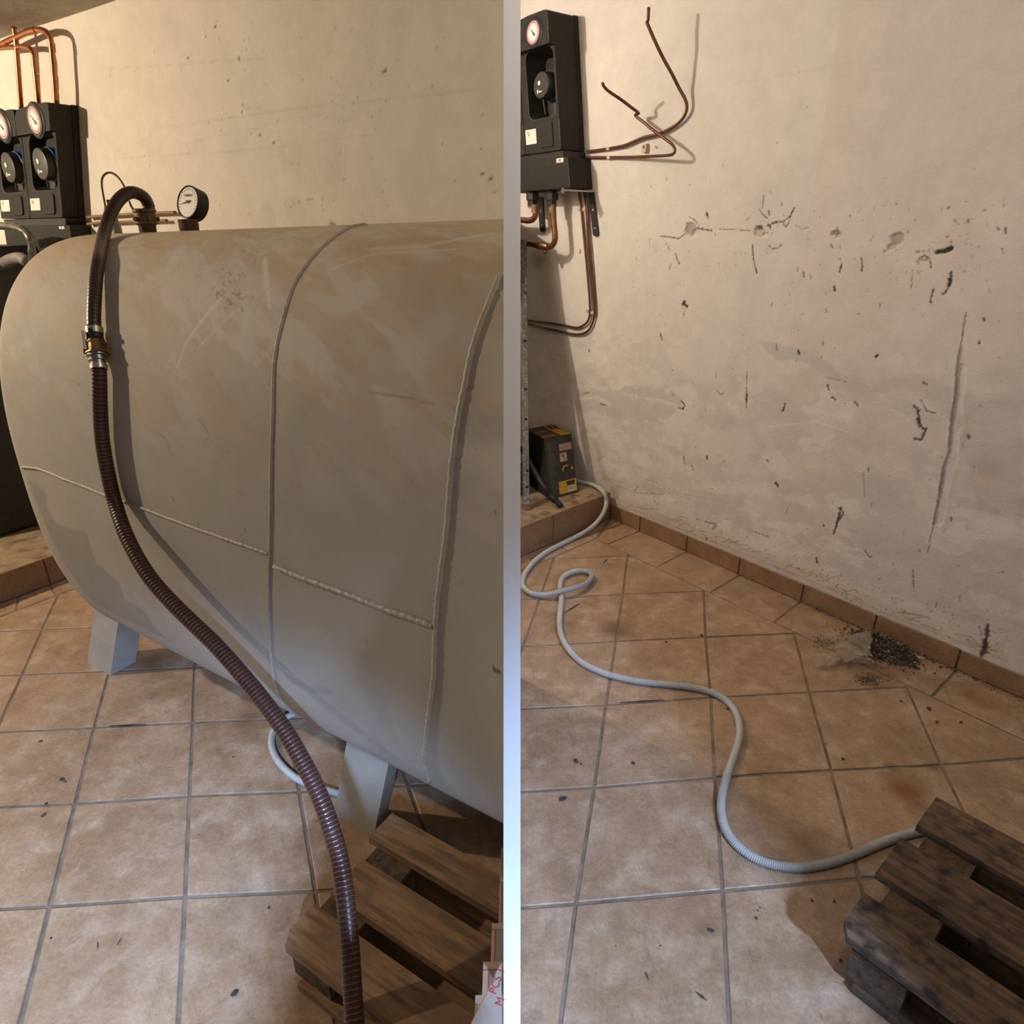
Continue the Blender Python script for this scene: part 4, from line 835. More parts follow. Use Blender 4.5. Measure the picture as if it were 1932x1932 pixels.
# ------------------------------------------------------------------ pump stations on the walls
def solve_depth(W, B, pxfront):
    best = min(((abs(proj(B - W.n * d)[0] - pxfront), d) for d in [k * 0.002 for k in range(20, 160)])); return best[1]
def station(W, bb, bt, lowd, upd, width, name, label, k, grp, shift=0.0, recess_top=.70, mark='P'):
    """one insulated pump station. bb, bt: back bottom / back top right corners on the wall"""
    O = W.px(*bb) - W.d * shift; T = W.px(*bt) - W.d * shift; H = T - O; U_ = -W.d * width; N_ = -W.n
    r = root(name, O, label, 'pump station', grp)
    p = lambda u, v, w_: O + U_ * u + H * v + N_ * w_
    sh = MB()
    bk = 0.030; sh.box(p(0, 0, 0.002), U_, H, N_ * (bk - .004), bev=.004)
    part('rear_shell', sh, M['epp'], r, 30)
    # front shell: body with an opening
    def rr_(u0, u1, v0, v1, rad, n=5, asp=width / H.length):
        pts = []
        for cx, cy, a0 in ((u1 - rad, v1 - rad * asp, 0), (u0 + rad, v1 - rad * asp, 90), (u0 + rad, v0 + rad * asp, 180), (u1 - rad, v0 + rad * asp, 270)):
            for k2 in range(n + 1): a = math.radians(a0 + 90 * k2 / n); pts.append((cx + rad * math.cos(a), cy + rad * asp * math.sin(a)))
        return pts
    outer = rr_(0.004, 0.985, 0.0, 0.775, 0.03); inner = [(u + 0.10 * max(0, (0.5 - v)) * -0.0, v) for u, v in rr_(0.045, 0.80, 0.255, 0.765, 0.13)]
    n = len(outer); fs = MB()
    vs = [p(u, v, bk) for u, v in outer] + [p(u, v, lowd) for u, v in outer] + [p(u, v, lowd) for u, v in inner] + [p(0.44 + (u - 0.44) * .86, 0.5 + (v - 0.5) * .92, bk + 0.012) for u, v in inner]
    f_ = []
    for i in range(n):
        j = (i + 1) % n
        f_ += [[i, j, n + j, n + i], [n + i, n + j, 2 * n + j, 2 * n + i], [2 * n + i, 2 * n + j, 3 * n + j, 3 * n + i]]
    f_.append([3 * n + i for i in range(n)]); fs.add(vs, f_)
    front = part('front_shell', fs, M['epp'], r, 35)
    hd = MB()
    top = [(0.0, .762), (0.985, .762), (0.985, .93), (0.90, .985), (0.5, 1.0), (0.10, 1.0), (0.02, .995), (0.0, .98)]
    vsb = [p(u, v, bk) for u, v in top]; vsf = [p(u, v * .985 + .012, upd) for u, v in top]; m_ = len(top)
    hd.add(vsb + vsf, [list(range(m_))[::-1], list(range(m_, 2 * m_))] + [[i, (i + 1) % m_, m_ + (i + 1) % m_, m_ + i] for i in range(m_)])
    part('head_block', hd, M['epp'], r)
    # edge highlights, put into the colour of thin pale tubes
    ed = MB(); ed.tube([p(0.004, .775, upd - .0005), p(0.004, .97, upd - .0005)], .0022, 6); ed.tube([p(0.006, .01, lowd - .0008), p(0.006, .23, lowd - .0008)], .0022, 6)
    ed.tube([p(u, v, lowd) for u, v in inner] + [p(*inner[0], lowd)], .0016, 6); part('edge_highlight', ed, M['epp_edge'], r, 180)
    # thermometer
    gcen = p(0.36, .865, upd); gr_ = width * .20; dl = upd - lowd
    th = part('thermometer', MB().lathe(gcen - N_ * .004, N_, [(0, gr_ * 1.12), (.006, gr_ * 1.12), (.010, gr_ * 1.0), (.012, gr_ * 1.0), (.012, gr_ * .88), (.008, gr_ * .86)], 32), M['epp_dark'], r, 35, label='round thermometer with a pink-rimmed dial')
    part('dial', MB().lathe(gcen + N_ * .0075, N_, [(0, gr_ * .84), (.001, gr_ * .84)], 32), M['pink'], th)
    part('dial_centre', MB().lathe(gcen + N_ * .0086, N_, [(0, gr_ * .62), (.0006, gr_ * .62)], 32), M['dial'], th)
    nd = MB(); g0 = gcen + N_ * .0094; e1 = (U_.normalized() * .7 + UZ * .7).normalized(); e2 = e1.cross(N_)
    nd.prism([g0 + e1 * gr_ * .6, g0 + e2 * gr_ * .05, g0 - e1 * gr_ * .35 + e2 * gr_ * .10, g0 - e1 * gr_ * .35 - e2 * gr_ * .10, g0 - e2 * gr_ * .05], N_ * .0006)
    for a in range(-120, 121, 30):
        q = math.radians(a); d_ = UZ * math.cos(q) + U_.normalized() * math.sin(q); x_ = d_.cross(N_); nd.prism([g0 + d_ * gr_ * .56 + x_ * gr_ * .02, g0 + d_ * gr_ * .56 - x_ * gr_ * .02, g0 + d_ * gr_ * .47 - x_ * gr_ * .02, g0 + d_ * gr_ * .47 + x_ * gr_ * .02], N_ * .0005)
    part('needle', nd, M['ink'], th)
    # mixer actuator with blue collar
    ac = p(0.30, .49, bk + .012); ar = width * .215; DD = lowd + .030 - bk - .012
    act = part('actuator', MB().lathe(ac + N_ * DD * .58, N_, [(0, ar * .95), (.003, ar), (DD * .40, ar * .93), (DD * .42, ar * .86)], 28), M['knob'], r, 35)
    part('collar', MB().lathe(ac, N_, [(0, ar * .9), (DD * .2, ar * 1.0), (DD * .26, ar * 1.08), (DD * .38, ar * 1.08), (DD * .42, ar * .98), (DD * .46, ar * 1.06), (DD * .56, ar * 1.06), (DD * .60, ar * .98)], 28), M['blue'], act, 35, label='bright blue plastic collar')
    fce = ac + N_ * (DD * 1.0 + .001); mk = MB(); mk.lathe(fce + U_ * .04 + UZ * ar * .15, N_, [(0, ar * .16), (.0006, ar * .16)], 14)
    mk.box(fce + U_ * .06 - UZ * ar * .55, U_ * .03, UZ * ar * .25, N_ * .0006); mk.box(fce - U_ * .03 - UZ * ar * .5, U_ * .075, UZ * ar * .1, N_ * .0006); part('white_mark', mk, M['paper'], act)
    part('backing', MB().box(p(.12, .33, bk + .013), U_ * .62, H * .33, N_ * .003), M['epp_dark'], r)
    lv = MB(); lv.tube([p(.46, .44, lowd * .9), p(.45, .35, lowd * .88), p(.44, .29, lowd * .86)], .004, 8); lv.box(p(.22, .27, bk + .014), U_ * .16, H * .11, N_ * (lowd - bk) * .6, bev=.003); part('cable_gland', lv, M['epp_dark'], r, 40)
    # raised lid, sticker
    ld = MB(); o2 = rr_(0.17, 0.56, 0.03, 0.225, 0.05); vs = [p(u, v, lowd - .002) for u, v in o2] + [p(0.365 + (u - .365) * .95, .13 + (v - .13) * .95, lowd + .006) for u, v in o2]; n2 = len(o2)
    ld.add(vs, [list(range(n2, 2 * n2))] + [[i, (i + 1) % n2, n2 + (i + 1) % n2, n2 + i] for i in range(n2)]); part('raised_lid', ld, M['epp'], r, 40)
    pl = part('sticker', MB().box(p(.64, .075, lowd + .0003), U_ * .30, H * .115, N_ * .0005), M['paper'], r, label='small white paper sticker')
    sm = MB()
    for k2, (a, b) in enumerate(((.83, .86), (.86, .89))): sm.box(p(a, .14, lowd + .001), U_ * .012, H * .032, N_ * .0003); sm.box(p(a + .0, .14 + .03 * k2, lowd + .001), U_ * .03, H * .004, N_ * .0003)
    part('handwriting', sm, M['red'], pl)
    gap_box = MB(); gap_box.box(p(-.01, -.09, .002), U_ * 1.0, H * .085, N_ * (lowd - .012)); part('gap_shade_box', gap_box, M['epp_dark'], r)  # added dark box standing in for the shaded gap below the shell
    return r, p
W1 = (WL.px(118, 408, .1) - WL.px(57.3, 411, .1)).length
BB = (161.5, 411); BT = (148.5, 199)
dlow = solve_depth(WL, WL.px(*BB), 118); dup_ = solve_depth(WL, WL.px(*BT), 90)
stl, pL = station(WL, BB, BT, dlow, max(dup_, dlow + .015), W1, 'pump_station', 'black foam-cased pump station on the wall, nearest the brown hose and tank gauge', 0, 'pump stations side by side left of the tank')
stl2, pL2 = station(WL, BB, BT, dlow, max(dup_, dlow + .015), W1, 'pump_station', 'black foam-cased pump station cut by the left picture edge, beside its twin', 0, 'pump stations side by side left of the tank', shift=W1 * 1.0)
mfd = solve_depth(WL, WL.px(172, 425), 130)
def manifold(W, tr, br, d, length, label, labpx, txt):
    O = W.px(*br); H = W.px(*tr) - O; r = root('manifold_housing', O, label, 'manifold')
    part('housing', MB().box(O - W.n * .002, -W.d * length, H, -W.n * (d - .002), bev=.006), M['epp'], r, 30)
    part('edge_highlight', MB().tube([O - W.n * (d - .001) + H * .06, O - W.n * (d - .001) + H * .95], .0016, 6), M['epp_edge'], r)  # highlight along the housing edge, drawn as a pale tube
    q = W.px(*labpx[0], d + .0006); q2 = W.px(*labpx[1], d + .0006); z_ = abs(q.z - q2.z); L_ = (Vector((q.x, q.y, 0)) - Vector((q2.x, q2.y, 0))).length
    st_ = part('sticker', MB().box(Vector((q.x, q.y, q2.z)), W.d * L_, UZ * z_, -W.n * .0006), M['paper'], r)
    text_mesh(txt, z_ * .75, Vector((q.x, q.y, q2.z)) + W.d * L_ / 2 + UZ * z_ * .5 - W.n * .0012, W.d, UZ, M['ink'], st_, bold=True)
    return r
manifold(WL, (172, 425), (178, 485), mfd, .62, 'long black foam manifold housing below the pump stations, behind the tank end', ((111, 427), (122, 432)), 'HC')
# copper pipes above the left stations
def bend(W, pts, off, step=.008): return catmull([W.px(x, y, off) for x, y in pts], step)
def copper_pipe(W, pts, off, rpx, label, name='copper_pipe', m='copper', group=None, sleeves=()):
    P = bend(W, pts, off); k = zc_of(P[0]) / F; r = root(name, P[-1], label, 'pipe', group)
    part('tube', MB().tube(P, rpx * k, 14), M[m], r, 180)
    for i, (x0, y0, x1, y1) in enumerate(sleeves):
        a, b = W.px(x0, y0, off), W.px(x1, y1, off); d_ = (b - a).normalized()
        part('sleeve', MB().lathe(a, d_, [(0, rpx * k), (0, rpx * k * 1.18), ((b - a).length, rpx * k * 1.18), ((b - a).length, rpx * k)], 16), M['copper'], r, 35)
        part('solder_ring', MB().lathe(a - d_ * .001, d_, [(0, rpx * k), (0.0005, rpx * k * 1.22), (.0015, rpx * k * 1.22), (.002, rpx * k)], 16), M['solder'], r, 35)
    return r
copper_pipe(WL, [(-10, 92), (10, 80), (32, 70), (53, 60), (68, 56.5), (80, 57), (89, 62), (95, 72), (97, 85), (99, 105), (101, 130), (104, 165), (106, 200)], .065, 4.7, 'large bright copper pipe bending over and down into the pump station, tallest', sleeves=((52, 60.5, 68, 56.5), (97, 80, 99, 98)))
copper_pipe(WL, [(-10, 92), (10, 90), (32, 88.5), (46, 88), (56, 91), (62, 99), (64.5, 112), (67, 140), (70, 170), (73, 200)], .065, 4.3, 'shorter bright copper pipe beside the tall one above the pump station', sleeves=((64.5, 110, 66, 128), (67.5, 138, 69.5, 160)))
copper_pipe(WL, [(26, 50), (30, 75), (33, 110), (36, 150), (40, 205)], .065, 4.6, 'copper pipe rising at the left picture edge above the stations')
# bare copper stubs on the left wall behind the tank
copper_pipe(WL, [(165, 410), (179, 408.7), (220, 406), (258, 403.8), (300, 402.2), (331, 401)], .02, 2.7, 'upper bare copper pipe stub along wall behind hose and gauge', m='copper_dull')
copper_pipe(WL, [(165, 423), (180, 421), (220, 419.5), (258, 418), (290, 417), (315, 416)], .02, 2.5, 'lower bare copper pipe stub along wall just above tank crown', m='copper_dull')
# foil taped insulated pipe at the far left
ip = root('insulated_pipe', WL.px(40, 500, .25), 'black insulated pipe loop wrapped in silvery tape at left picture edge', 'pipe')
pth = bend(WL, [(-20, 432), (5, 426), (30, 429), (46, 436), (56, 448), (60, 465), (61, 485), (61, 520)], .25, .01); kk = zc_of(pth[0]) / F
part('insulation', MB().tube(resample(pth, .012), [6.4 * kk * (1 + .10 * math.sin(i * 1.3)) for i in range(len(resample(pth, .012)))], 12), M['post'], ip, 180)
ip2 = MB().tube(bend(WL, [(-30, 512), (0, 500), (20, 490), (40, 487), (52, 495)], .25, .01), 10 * kk, 12); part('taped_joint', ip2, M['wrap'], ip, 180)
mb = MB(); mb.box(WL.P(-4.0, .13, .60), WL.d * .42, WL.n * .55, (0, 0, 1.27), bev=.01)
solo('boiler_cabinet', mb, M['epp_dark'], 'dark boiler cabinet behind the tank end at left picture edge', 'boiler')

# right station
dlowR = solve_depth(WR, WR.px(1104, 287), 1058.5); dupR = solve_depth(WR, WR.px(1092, 45), 1032.5)
W2 = .27
stR, pR = station(WR, (1104, 287), (1091.5, 30), dlowR, dupR, W2, 'pump_station', 'black foam-cased pump station at the top left of the emptied bay', 0, None)
stR2, pR2 = station(WR, (1104, 287), (1091.5, 30), dlowR, dupR, W2, 'pump_station', 'sliver of a second black pump station left of the first in the emptied bay', 0, None, shift=W2 * 1.0)
dm = solve_depth(WR, WR.px(1119, 357), 1075)
manifold(WR, (1115, 299), (1119, 357), dm, .5, 'black foam manifold housing under the pump station in the emptied bay', ((1050, 299), (1063, 306)), 'HC')
# valves and copper below it
def valve(px, label, elbow, off=.10, extra=None):
    top = WR.px(*px, off); k = zc_of(top) / F; r = root('valve_outlet', WR.px(elbow[-1][0], elbow[-1][1], off), label, 'pipe')
    v = part('union_nut', MB().lathe(top + UZ * 2 * k, -UZ, [(0, 9 * k), (4 * k, 9 * k), (4 * k, 12 * k), (16 * k, 12 * k), (17 * k, 9.5 * k), (27 * k, 9 * k)], 8), M['epp_dark'], r)
    P = catmull([WR.px(x, y, off) for x, y in elbow], .006); part('tube', MB().tube(P, 5.6 * k, 14), M['copper_mid'], r, 180)
    s0 = WR.px(elbow[0][0], elbow[0][1], off)
    part('sleeve', MB().lathe(s0 + UZ * 2 * k, -UZ, [(0, 6.6 * k), (13 * k, 6.6 * k)], 16), M['copper_dull'], r, 35); part('solder_ring', MB().lathe(s0 - UZ * 11.5 * k, -UZ, [(0, 5 * k), (.001, 7.2 * k), (.0022, 7.2 * k), (.003, 5 * k)], 16), M['solder'], r, 35)
    return r, k, off
valve((1005, 362), 'left union nut and short copper elbow under the manifold housing', [(1009, 388), (1010, 398), (1010, 406), (1006, 413), (998, 416), (985, 415), (965, 414)])
rv, kv, ov = valve((1041, 362), 'right union nut with longer copper bend and brass drain tee', [(1043, 388), (1044, 400), (1045, 420), (1047, 440), (1047, 453), (1043, 462), (1034, 466), (1022, 464), (1005, 461), (985, 458), (965, 456)])
part('solder_ring', MB().lathe(WR.px(1046.5, 441, ov), -UZ, [(0, 5 * kv), (.001, 7 * kv), (.002, 7 * kv), (.003, 5 * kv)], 16), M['solder'], rv, 35)
a, b = WR.px(1034, 466, ov), WR.px(1015, 462.5, ov); part('drain_tee', MB().lathe(a, (b - a), [(0, 6.6 * kv), (2 * kv, 7.4 * kv), ((b - a).length, 7.4 * kv)], 16).lathe(WR.px(1030, 468, ov), -UZ, [(0, 4 * kv), (5 * kv, 4 * kv), (7 * kv, 5.5 * kv), (10 * kv, 4.5 * kv), (12 * kv, 2 * kv)], 12), M['brass'], rv, 35)
# bracket flats
def bracket(top, bot, label, arm=None):
    a, b = WR.px(*top, .004), WR.px(*bot, .004); k = zc_of(a) / F; r = root('steel_bracket', b, label, 'bracket')
    X = WR.d * 9.5 * k * 1.55; d_ = b - a; e = d_.normalized()
    P = [a, a + X, b + X, b + X * .75 - UZ * 3 * k, b + X * .25 - UZ * 3 * k, b]; part('flat_bar', MB().prism(P, -WR.n * .006), M['epp_dark'], r)
    for t in (.42, .86): c_ = a + d_ * t + X * .5 - WR.n * .006; part('screw', MB().lathe(c_, -WR.n, [(0, 2.6 * k), (.002, 2.4 * k), (.003, 1.2 * k)], 10), M['steel'], r, 40)
    if arm:
        A = WR.px(*arm[0], .004); part('arm', MB().box(A - UZ * .003, -WR.n * .19, X * .9, UZ * .006), M['steel'], r)
        E_ = A - WR.n * .19 + X * .4; part('bolt', MB().lathe(E_ - UZ * .012, UZ, [(0, .008), (.012, .008), (.013, .005), (.022, .005)], 6), M['steel'], r)
bracket((1111, 364), (1120, 442), 'black flat steel bracket leg screwed to wall beside the thin copper tubes', arm=((1113, 362),))
bracket((1015, 372), (1020, 434), 'black flat steel bracket leg between the two copper elbows')
# thin vertical copper tubes
def thin(W, pts, offs, rr_, label, m='copper_old', name='copper_tube'):
    offs = offs if isinstance(offs, (list, tuple)) else [offs] * len(pts)
    P = catmull([W.px(x, y, o_) for (x, y), o_ in zip(pts, offs)], .006); mb = MB().tube(P, rr_, 10)
    o = solo(name, mb, M[m], label, 'pipe', smooth=180, base=P[0]); return o
TA_ = [(1091, 350), (1093.5, 375), (1096.7, 396), (1100.8, 439), (1107.4, 505.6), (1111.6, 555), (1113, 580), (1113, 593), (1109, 606), (1100, 614), (1087.6, 618), (1067.7, 614.5), (1041, 610), (1000, 605), (970, 602)]
thin(WR, TA_, .012, .0056, 'inner thin brown copper tube dropping below the manifold then turning left')
TB_ = [(1100, 350), (1103, 375), (1105.8, 396), (1108.5, 439), (1114, 505), (1119, 555), (1120.7, 580), (1120.7, 598), (1116, 614), (1108, 625), (1094, 630.5), (1074, 629), (1048, 623), (1024, 618.5), (1000, 612.5), (970, 608)]
thin(WR, TB_, .012, .0056, 'outer thin brown copper tube dropping below the manifold then turning left')
thin(WR, [(1104, 350), (1107.5, 385), (1110, 420), (1115, 480), (1119, 530), (1122.5, 578), (1122.8, 596)], .012, .0048, 'short third thin copper tube ending at the lower wall clip')
def clip(W, x, y, label):
    p = W.px(x, y, .0); k = zc_of(p) / F; mb = MB().box(p - W.d * 4 * k - UZ * 2.5 * k, W.d * 8 * k, UZ * 5.5 * k, -W.n * .020, bev=.0015)
    solo('pipe_clip', mb, M['clip'], label, 'clip', 'beige plastic pipe clips', base=p)
clip(WR, 1097, 395, 'left beige clip of the upper pair on the thin vertical tubes'); clip(WR, 1106.5, 395, 'right beige clip of the upper pair on the thin vertical tubes')
clip(WR, 1112.5, 587, 'left beige clip of the pair at the lower bend of the thin tubes'); clip(WR, 1122, 590, 'right beige clip of the pair at the lower bend of the thin tubes')
clip(WR, 1152, 281, 'beige clip on the upper bent tube near the pump station'); clip(WR, 1153, 298, 'beige clip on the lower bent tube near the pump station')
clip(WR, 1216, 297, 'beige clip under the lower bent tube, farther from the station')
p_ = WR.px(1219, 281); k_2 = zc_of(p_) / F; oc = MB()
q_ = lambda a, b: p_ + WR.d * a * k_2 + UZ * b * k_2
oc.prism([q_(-4, -6), q_(6, -6), q_(6, 8), q_(3, 8), q_(3, 0), q_(-1, 0), q_(-2, 6), q_(-5, 5)], -WR.n * .018)
solo('pipe_clip', oc, M['clip'], 'empty open beige clip on the wall above the lower bent tube', 'clip', 'beige plastic pipe clips', base=p_)
# the two bent free tubes
t1p = [(1108, 286), (1125, 284), (1151, 280), (1177, 275), (1195, 267.5), (1216, 259), (1242, 253), (1262, 244), (1280, 232), (1291, 219), (1296, 204), (1293, 188), (1280.6, 165), (1267.6, 139), (1253, 113), (1236.6, 79.5), (1222, 46)]
thin(WR, t1p + [(1220.5, 42), (1222.5, 38), (1224, 14)], [.012] * 3 + [.016] * 5 + [.016, .018, .022, .03, .05, .08, .11, .145, .17, .17, .17, .17], .0066, 'long brown copper tube sweeping right then up the wall, kinked at top')
t2p = [(1106, 297), (1123, 297), (1151, 297), (1190, 296.5), (1229, 295), (1258, 293.3), (1270, 290.5), (1273.5, 283), (1267.6, 272), (1249.5, 258), (1228.8, 242.6), (1213, 229.6), (1201.6, 221), (1198.5, 217), (1202, 214.5), (1205, 214), (1203, 211.5), (1192.5, 203.7), (1171.8, 188), (1151, 174), (1141, 165), (1136.4, 157)]
thin(WR, t2p, [.012, .012, .012, .02, .04, .06, .07, .07, .06, .055, .05, .05, .05, .05, .055, .06, .065, .10, .14, .19, .22, .24], .0062, 'shorter brown copper tube doubling back left with a small kink')

# ------------------------------------------------------------------ objects on the plinth (right bay)
pz = PH
fb = fl(1000, 965, pz)
post = root('steel_post', fl(992, 961, pz), 'dusty perforated steel post standing on tiled plinth at bay edge', 'post')
zt_ = zc_of(fl(992, 961, pz)); 
Pb = fl(993, 961, pz); Pt = at(987, 452, zt_ + 0.05); kp = zt_ / F
sq = MB(); sx_ = Vector((13 * kp, 0, 0)); sy_ = Vector((0, .03, 0)); sq.box(Pb - sx_ / 2, sx_, sy_, Pt - Pb, bev=.003); part('square_tube', sq, M['post'], post)
for t in (.08, .14, .33, .44, .62, .80): c_ = Pb + (Pt - Pb) * t + sx_ * (.12 if t != .14 else .2); part('hole', MB().lathe(c_ + Vector((0, .004, 0)), (0, -1, 0), [(0, 3.0 * kp), (.0055, 3.0 * kp)], 12), M['ink'], post)
part('foot', MB().lathe(Pb + Vector((0, .01, 0)), UZ, [(0, 8 * kp), (.03, 7.6 * kp), (.034, 6 * kp)], 14), M['plinth'], post, 40)
# toolbox carton
bR, bL = fl(1089.5, 928, pz), fl(1037, 942, pz); zt2 = pz + .262
tR = fl(1078, 818, zt2); tL = bL + (tR - bR); bkR = fl(1042, 800.5, zt2); bkL = tL + (bkR - tR)
bkR0 = bR + (bkR - tR); bkR0.z = pz; bkL0 = bL + (bkL - tL); bkL0.z = pz
ct = root('carton', bL, 'upright black and yellow printed carton standing on the tiled plinth', 'box')
part('box_body', MB().add([bL, bR, bkR0, bkL0, tL, tR, bkR, bkL], [[3, 2, 1, 0], [4, 5, 6, 7], [0, 1, 5, 4], [1, 2, 6, 5], [2, 3, 7, 6], [3, 0, 4, 7]]), M['cartonblack'], ct)
fnn = (bR - bL).cross(tL - bL).normalized(); fnn = fnn if fnn.y < 0 else -fnn
fp = lambda u, v, o_=.0008: (bL.lerp(bR, u)).lerp(tL.lerp(tR, u), v) + fnn * o_
def fq(name, u0, u1, v0, v1, m, par, o_=.0006, lab=None): return part(name, MB().prism([fp(u0, v0, o_), fp(u1, v0, o_), fp(u1, v1, o_), fp(u0, v1, o_)], fnn * .0004), M[m], par, label=lab)
yp = fq('yellow_label', .36, .995, .03, .235, 'yellow', ct, lab='yellow label with barcode')
fq('print_panel', .64, .93, .145, .215, 'cartonblack', yp, .0012); bc = fq('barcode_patch', .68, .92, .05, .125, 'dial', yp, .0012)
bars = MB(); x_ = .70
while x_ < .90: w_ = random.choice([.006, .010, .014]); bars.prism([fp(x_, .06, .0018), fp(x_ + w_, .06, .0018), fp(x_ + w_, .118, .0018), fp(x_, .118, .0018)], fnn * .0002); x_ += w_ + random.choice([.008, .012])
part('bar', bars, M['ink'], yp, kind='stuff')
fq('picture_panel', .50, .96, .74, .86, 'pinkprint', ct); fq('picture_panel', .50, .96, .87, .96, 'cartonblack', ct, .0008); fq('picture_panel', .50, .745, .56, .70, 'tanprint', ct)
h_ = MB().tube(catmull([fp(*q, .0016) for q in ((.56, .64), (.60, .67), (.64, .66), (.62, .63), (.66, .60), (.70, .575))], .004), .0022, 6); part('printed_tool', h_, M['ink'], ct)
h_ = MB().tube(catmull([fp(*q, .0016) for q in ((.54, .40), (.58, .45), (.66, .475), (.75, .47))], .004), [.004, .005, .006, .007, .006, .004][0], 6); part('printed_tool', h_, M['yellow'], ct); fq('printed_tool', .86, .93, .40, .44, 'yellow', ct)
fq('picture_panel', .52, .62, .655, .685, 'pinkprint', ct, .0012)
stp = MB(); 
for k in range(26):
    v_ = .06 + k * .034; w_ = random.uniform(.10, .36); stp.prism([fp(.08, v_), fp(.08 + w_, v_ - .006), fp(.08 + w_ * .8, v_ + .016), fp(.08, v_ + .022)], fnn * .0002)
part('printed_stripe', stp, M['greyprint'], ct, kind='stuff')
tp = lambda u, v: tL.lerp(tR, u).lerp(bkL.lerp(bkR, u), v) + UZ * .0006
for u0, u1, v0, v1, m_ in ((.62, .98, .0, .85, 'yellow'), (.0, .55, .05, .25, 'yellow_d'), (.05, .5, .5, .62, 'yellow_d'), (.6, .97, .55, .95, 'yellow_d')):
    part('top_print', MB().prism([tp(u0, v0), tp(u1, v0), tp(u1, v1), tp(u0, v1)], UZ * .0004), M[m_], ct)
# rubber lead with a flat end
P = catmull([fl(985, 845, pz + .20), fl(1003, 880, pz + .13), fl(1018, 905, pz + .07), fl(1035, 930, pz + .03), fl(1047, 944, pz + .014)], .008)
ld = root('rubber_hose', P[0], 'dark ribbed rubber lead leaning beside the black and yellow carton', 'hose'); Q = resample(P, .006)
part('lead', MB().tube(Q, [.016 * (1.08 if i % 3 == 0 else 1) for i in range(len(Q))], 12), M['epp_dark'], ld, 180)
e0, e1 = fl(1045, 943, pz + .004), fl(1058, 957, pz + .004); dd_ = (e1 - e0); sd2 = dd_.cross(UZ).normalized() * .014
part('flat_end', MB().box(e0 - sd2, dd_, sd2 * 2, UZ * .016, bev=.003), M['green'], ld, label='dark green flat end')
# boiler body hidden behind the partition edge: casts the shade on the wall, its edge just shows
ls = Vector(LAMP_R)
def hitx(px, py):
    Q = WR.px(px, py); d_ = Q - ls; return ls + d_ * ((0.028 - ls.x) / d_.x)
eb_, et_, tz_ = hitx(1093, 850), hitx(1052, 480), hitx(1046, 468)
sl = (et_.y - eb_.y) / (et_.z - eb_.z); yb_ = eb_.y + sl * (PH - eb_.z); yt_ = eb_.y + sl * (tz_.z - eb_.z)
mb = MB(); mb.prism([(0.026, yb_, PH + .001), (0.026, yt_, tz_.z), (0.026, yt_ + .35, tz_.z), (0.026, yb_ + .35, PH + .001)], (-0.47, 0, 0))
bo = solo('boiler_cabinet', mb, M['epp_dark'], 'black boiler cabinet edge left of the steel post on the plinth', 'boiler')

# ------------------------------------------------------------------ grey corrugated conduits
def conduit(path, r, label, clipx=None):
    P = resample(catmull(path, .002), .00165); rad = [r * (1.0 if (i % 3) else 0.85) for i in range(len(P))]
    mb = MB().tube(P, rad, 12, matfn=lambda i: 1 if i % 3 == 0 else 0); return solo('corrugated_conduit', mb, [M['conduit'], M['conduit_dark']], label, 'conduit', smooth=180, base=Vector(path[0]))
r = .0118
cpts = [(1072, 903, pz + r), (1090, 908, pz + r), (1110, 912, pz + r), (1127, 919, pz + r + .004), (1139, 930, pz + .012), (1144, 946, .13), (1140, 964, .095), (1129, 982, .055), (1113, 997, .03), (1090, 1011, r + .004), (1062, 1025, r), (1030, 1042, r), (1005, 1062, r), (990, 1083, r), (985.5, 1098, r), (989, 1110, r), (1002, 1119, r + .006), (1022, 1122, .02), (1042, 1119.5, .028), (1058, 1115, .034), (1080, 1110, .034), (1100, 1104, .026), (1113, 1094, .02), (1116.5, 1085, .017), (1108, 1078.5, .017), (1090, 1077, .017), (1074, 1081, .016), (1062, 1089, r), (1057, 1100, r), (1057, 1113, r - .001), (1059, 1130, r), (1057, 1150, r), (1055, 1170, r), (1057, 1192, r), (1064, 1212, r), (1078, 1232, r), (1098, 1250, r), (1125, 1264, r), (1160, 1276, r), (1210, 1286, r), (1270, 1292.5, r), (1325, 1301, r), (1360, 1315, r), (1383, 1335, r), (1394, 1360, r), (1395, 1390, r), (1386, 1425, r), (1370, 1468, r), (1361, 1510, r), (1363, 1545, r), (1375, 1575, r), (1398, 1601, r), (1430, 1621, r), (1470, 1633, r), (1515, 1636, r), (1560, 1629, r), (1610, 1613, r), (1660, 1592, r), (1705, 1576, r), (1745, 1566, r), (1790, 1552, r)]
conduit([fl(x, y, z) for x, y, z in cpts], r, 'long pale grey corrugated conduit snaking across the emptied bay floor')
cl_ = [(600, 1330, r), (575, 1337, r), (553, 1347, r + .02), (538, 1355, .03), (524, 1368, .02), (514, 1385, r), (512, 1403, r), (518, 1424, r), (533, 1446, r), (556, 1466, r), (585, 1481, r), (615, 1490, r), (642, 1498, r), (665, 1503, r)]
conduit([fl(x, y, z) for x, y, z in cl_], r * .88, 'grey corrugated conduit looping out under the tank beside its leg')

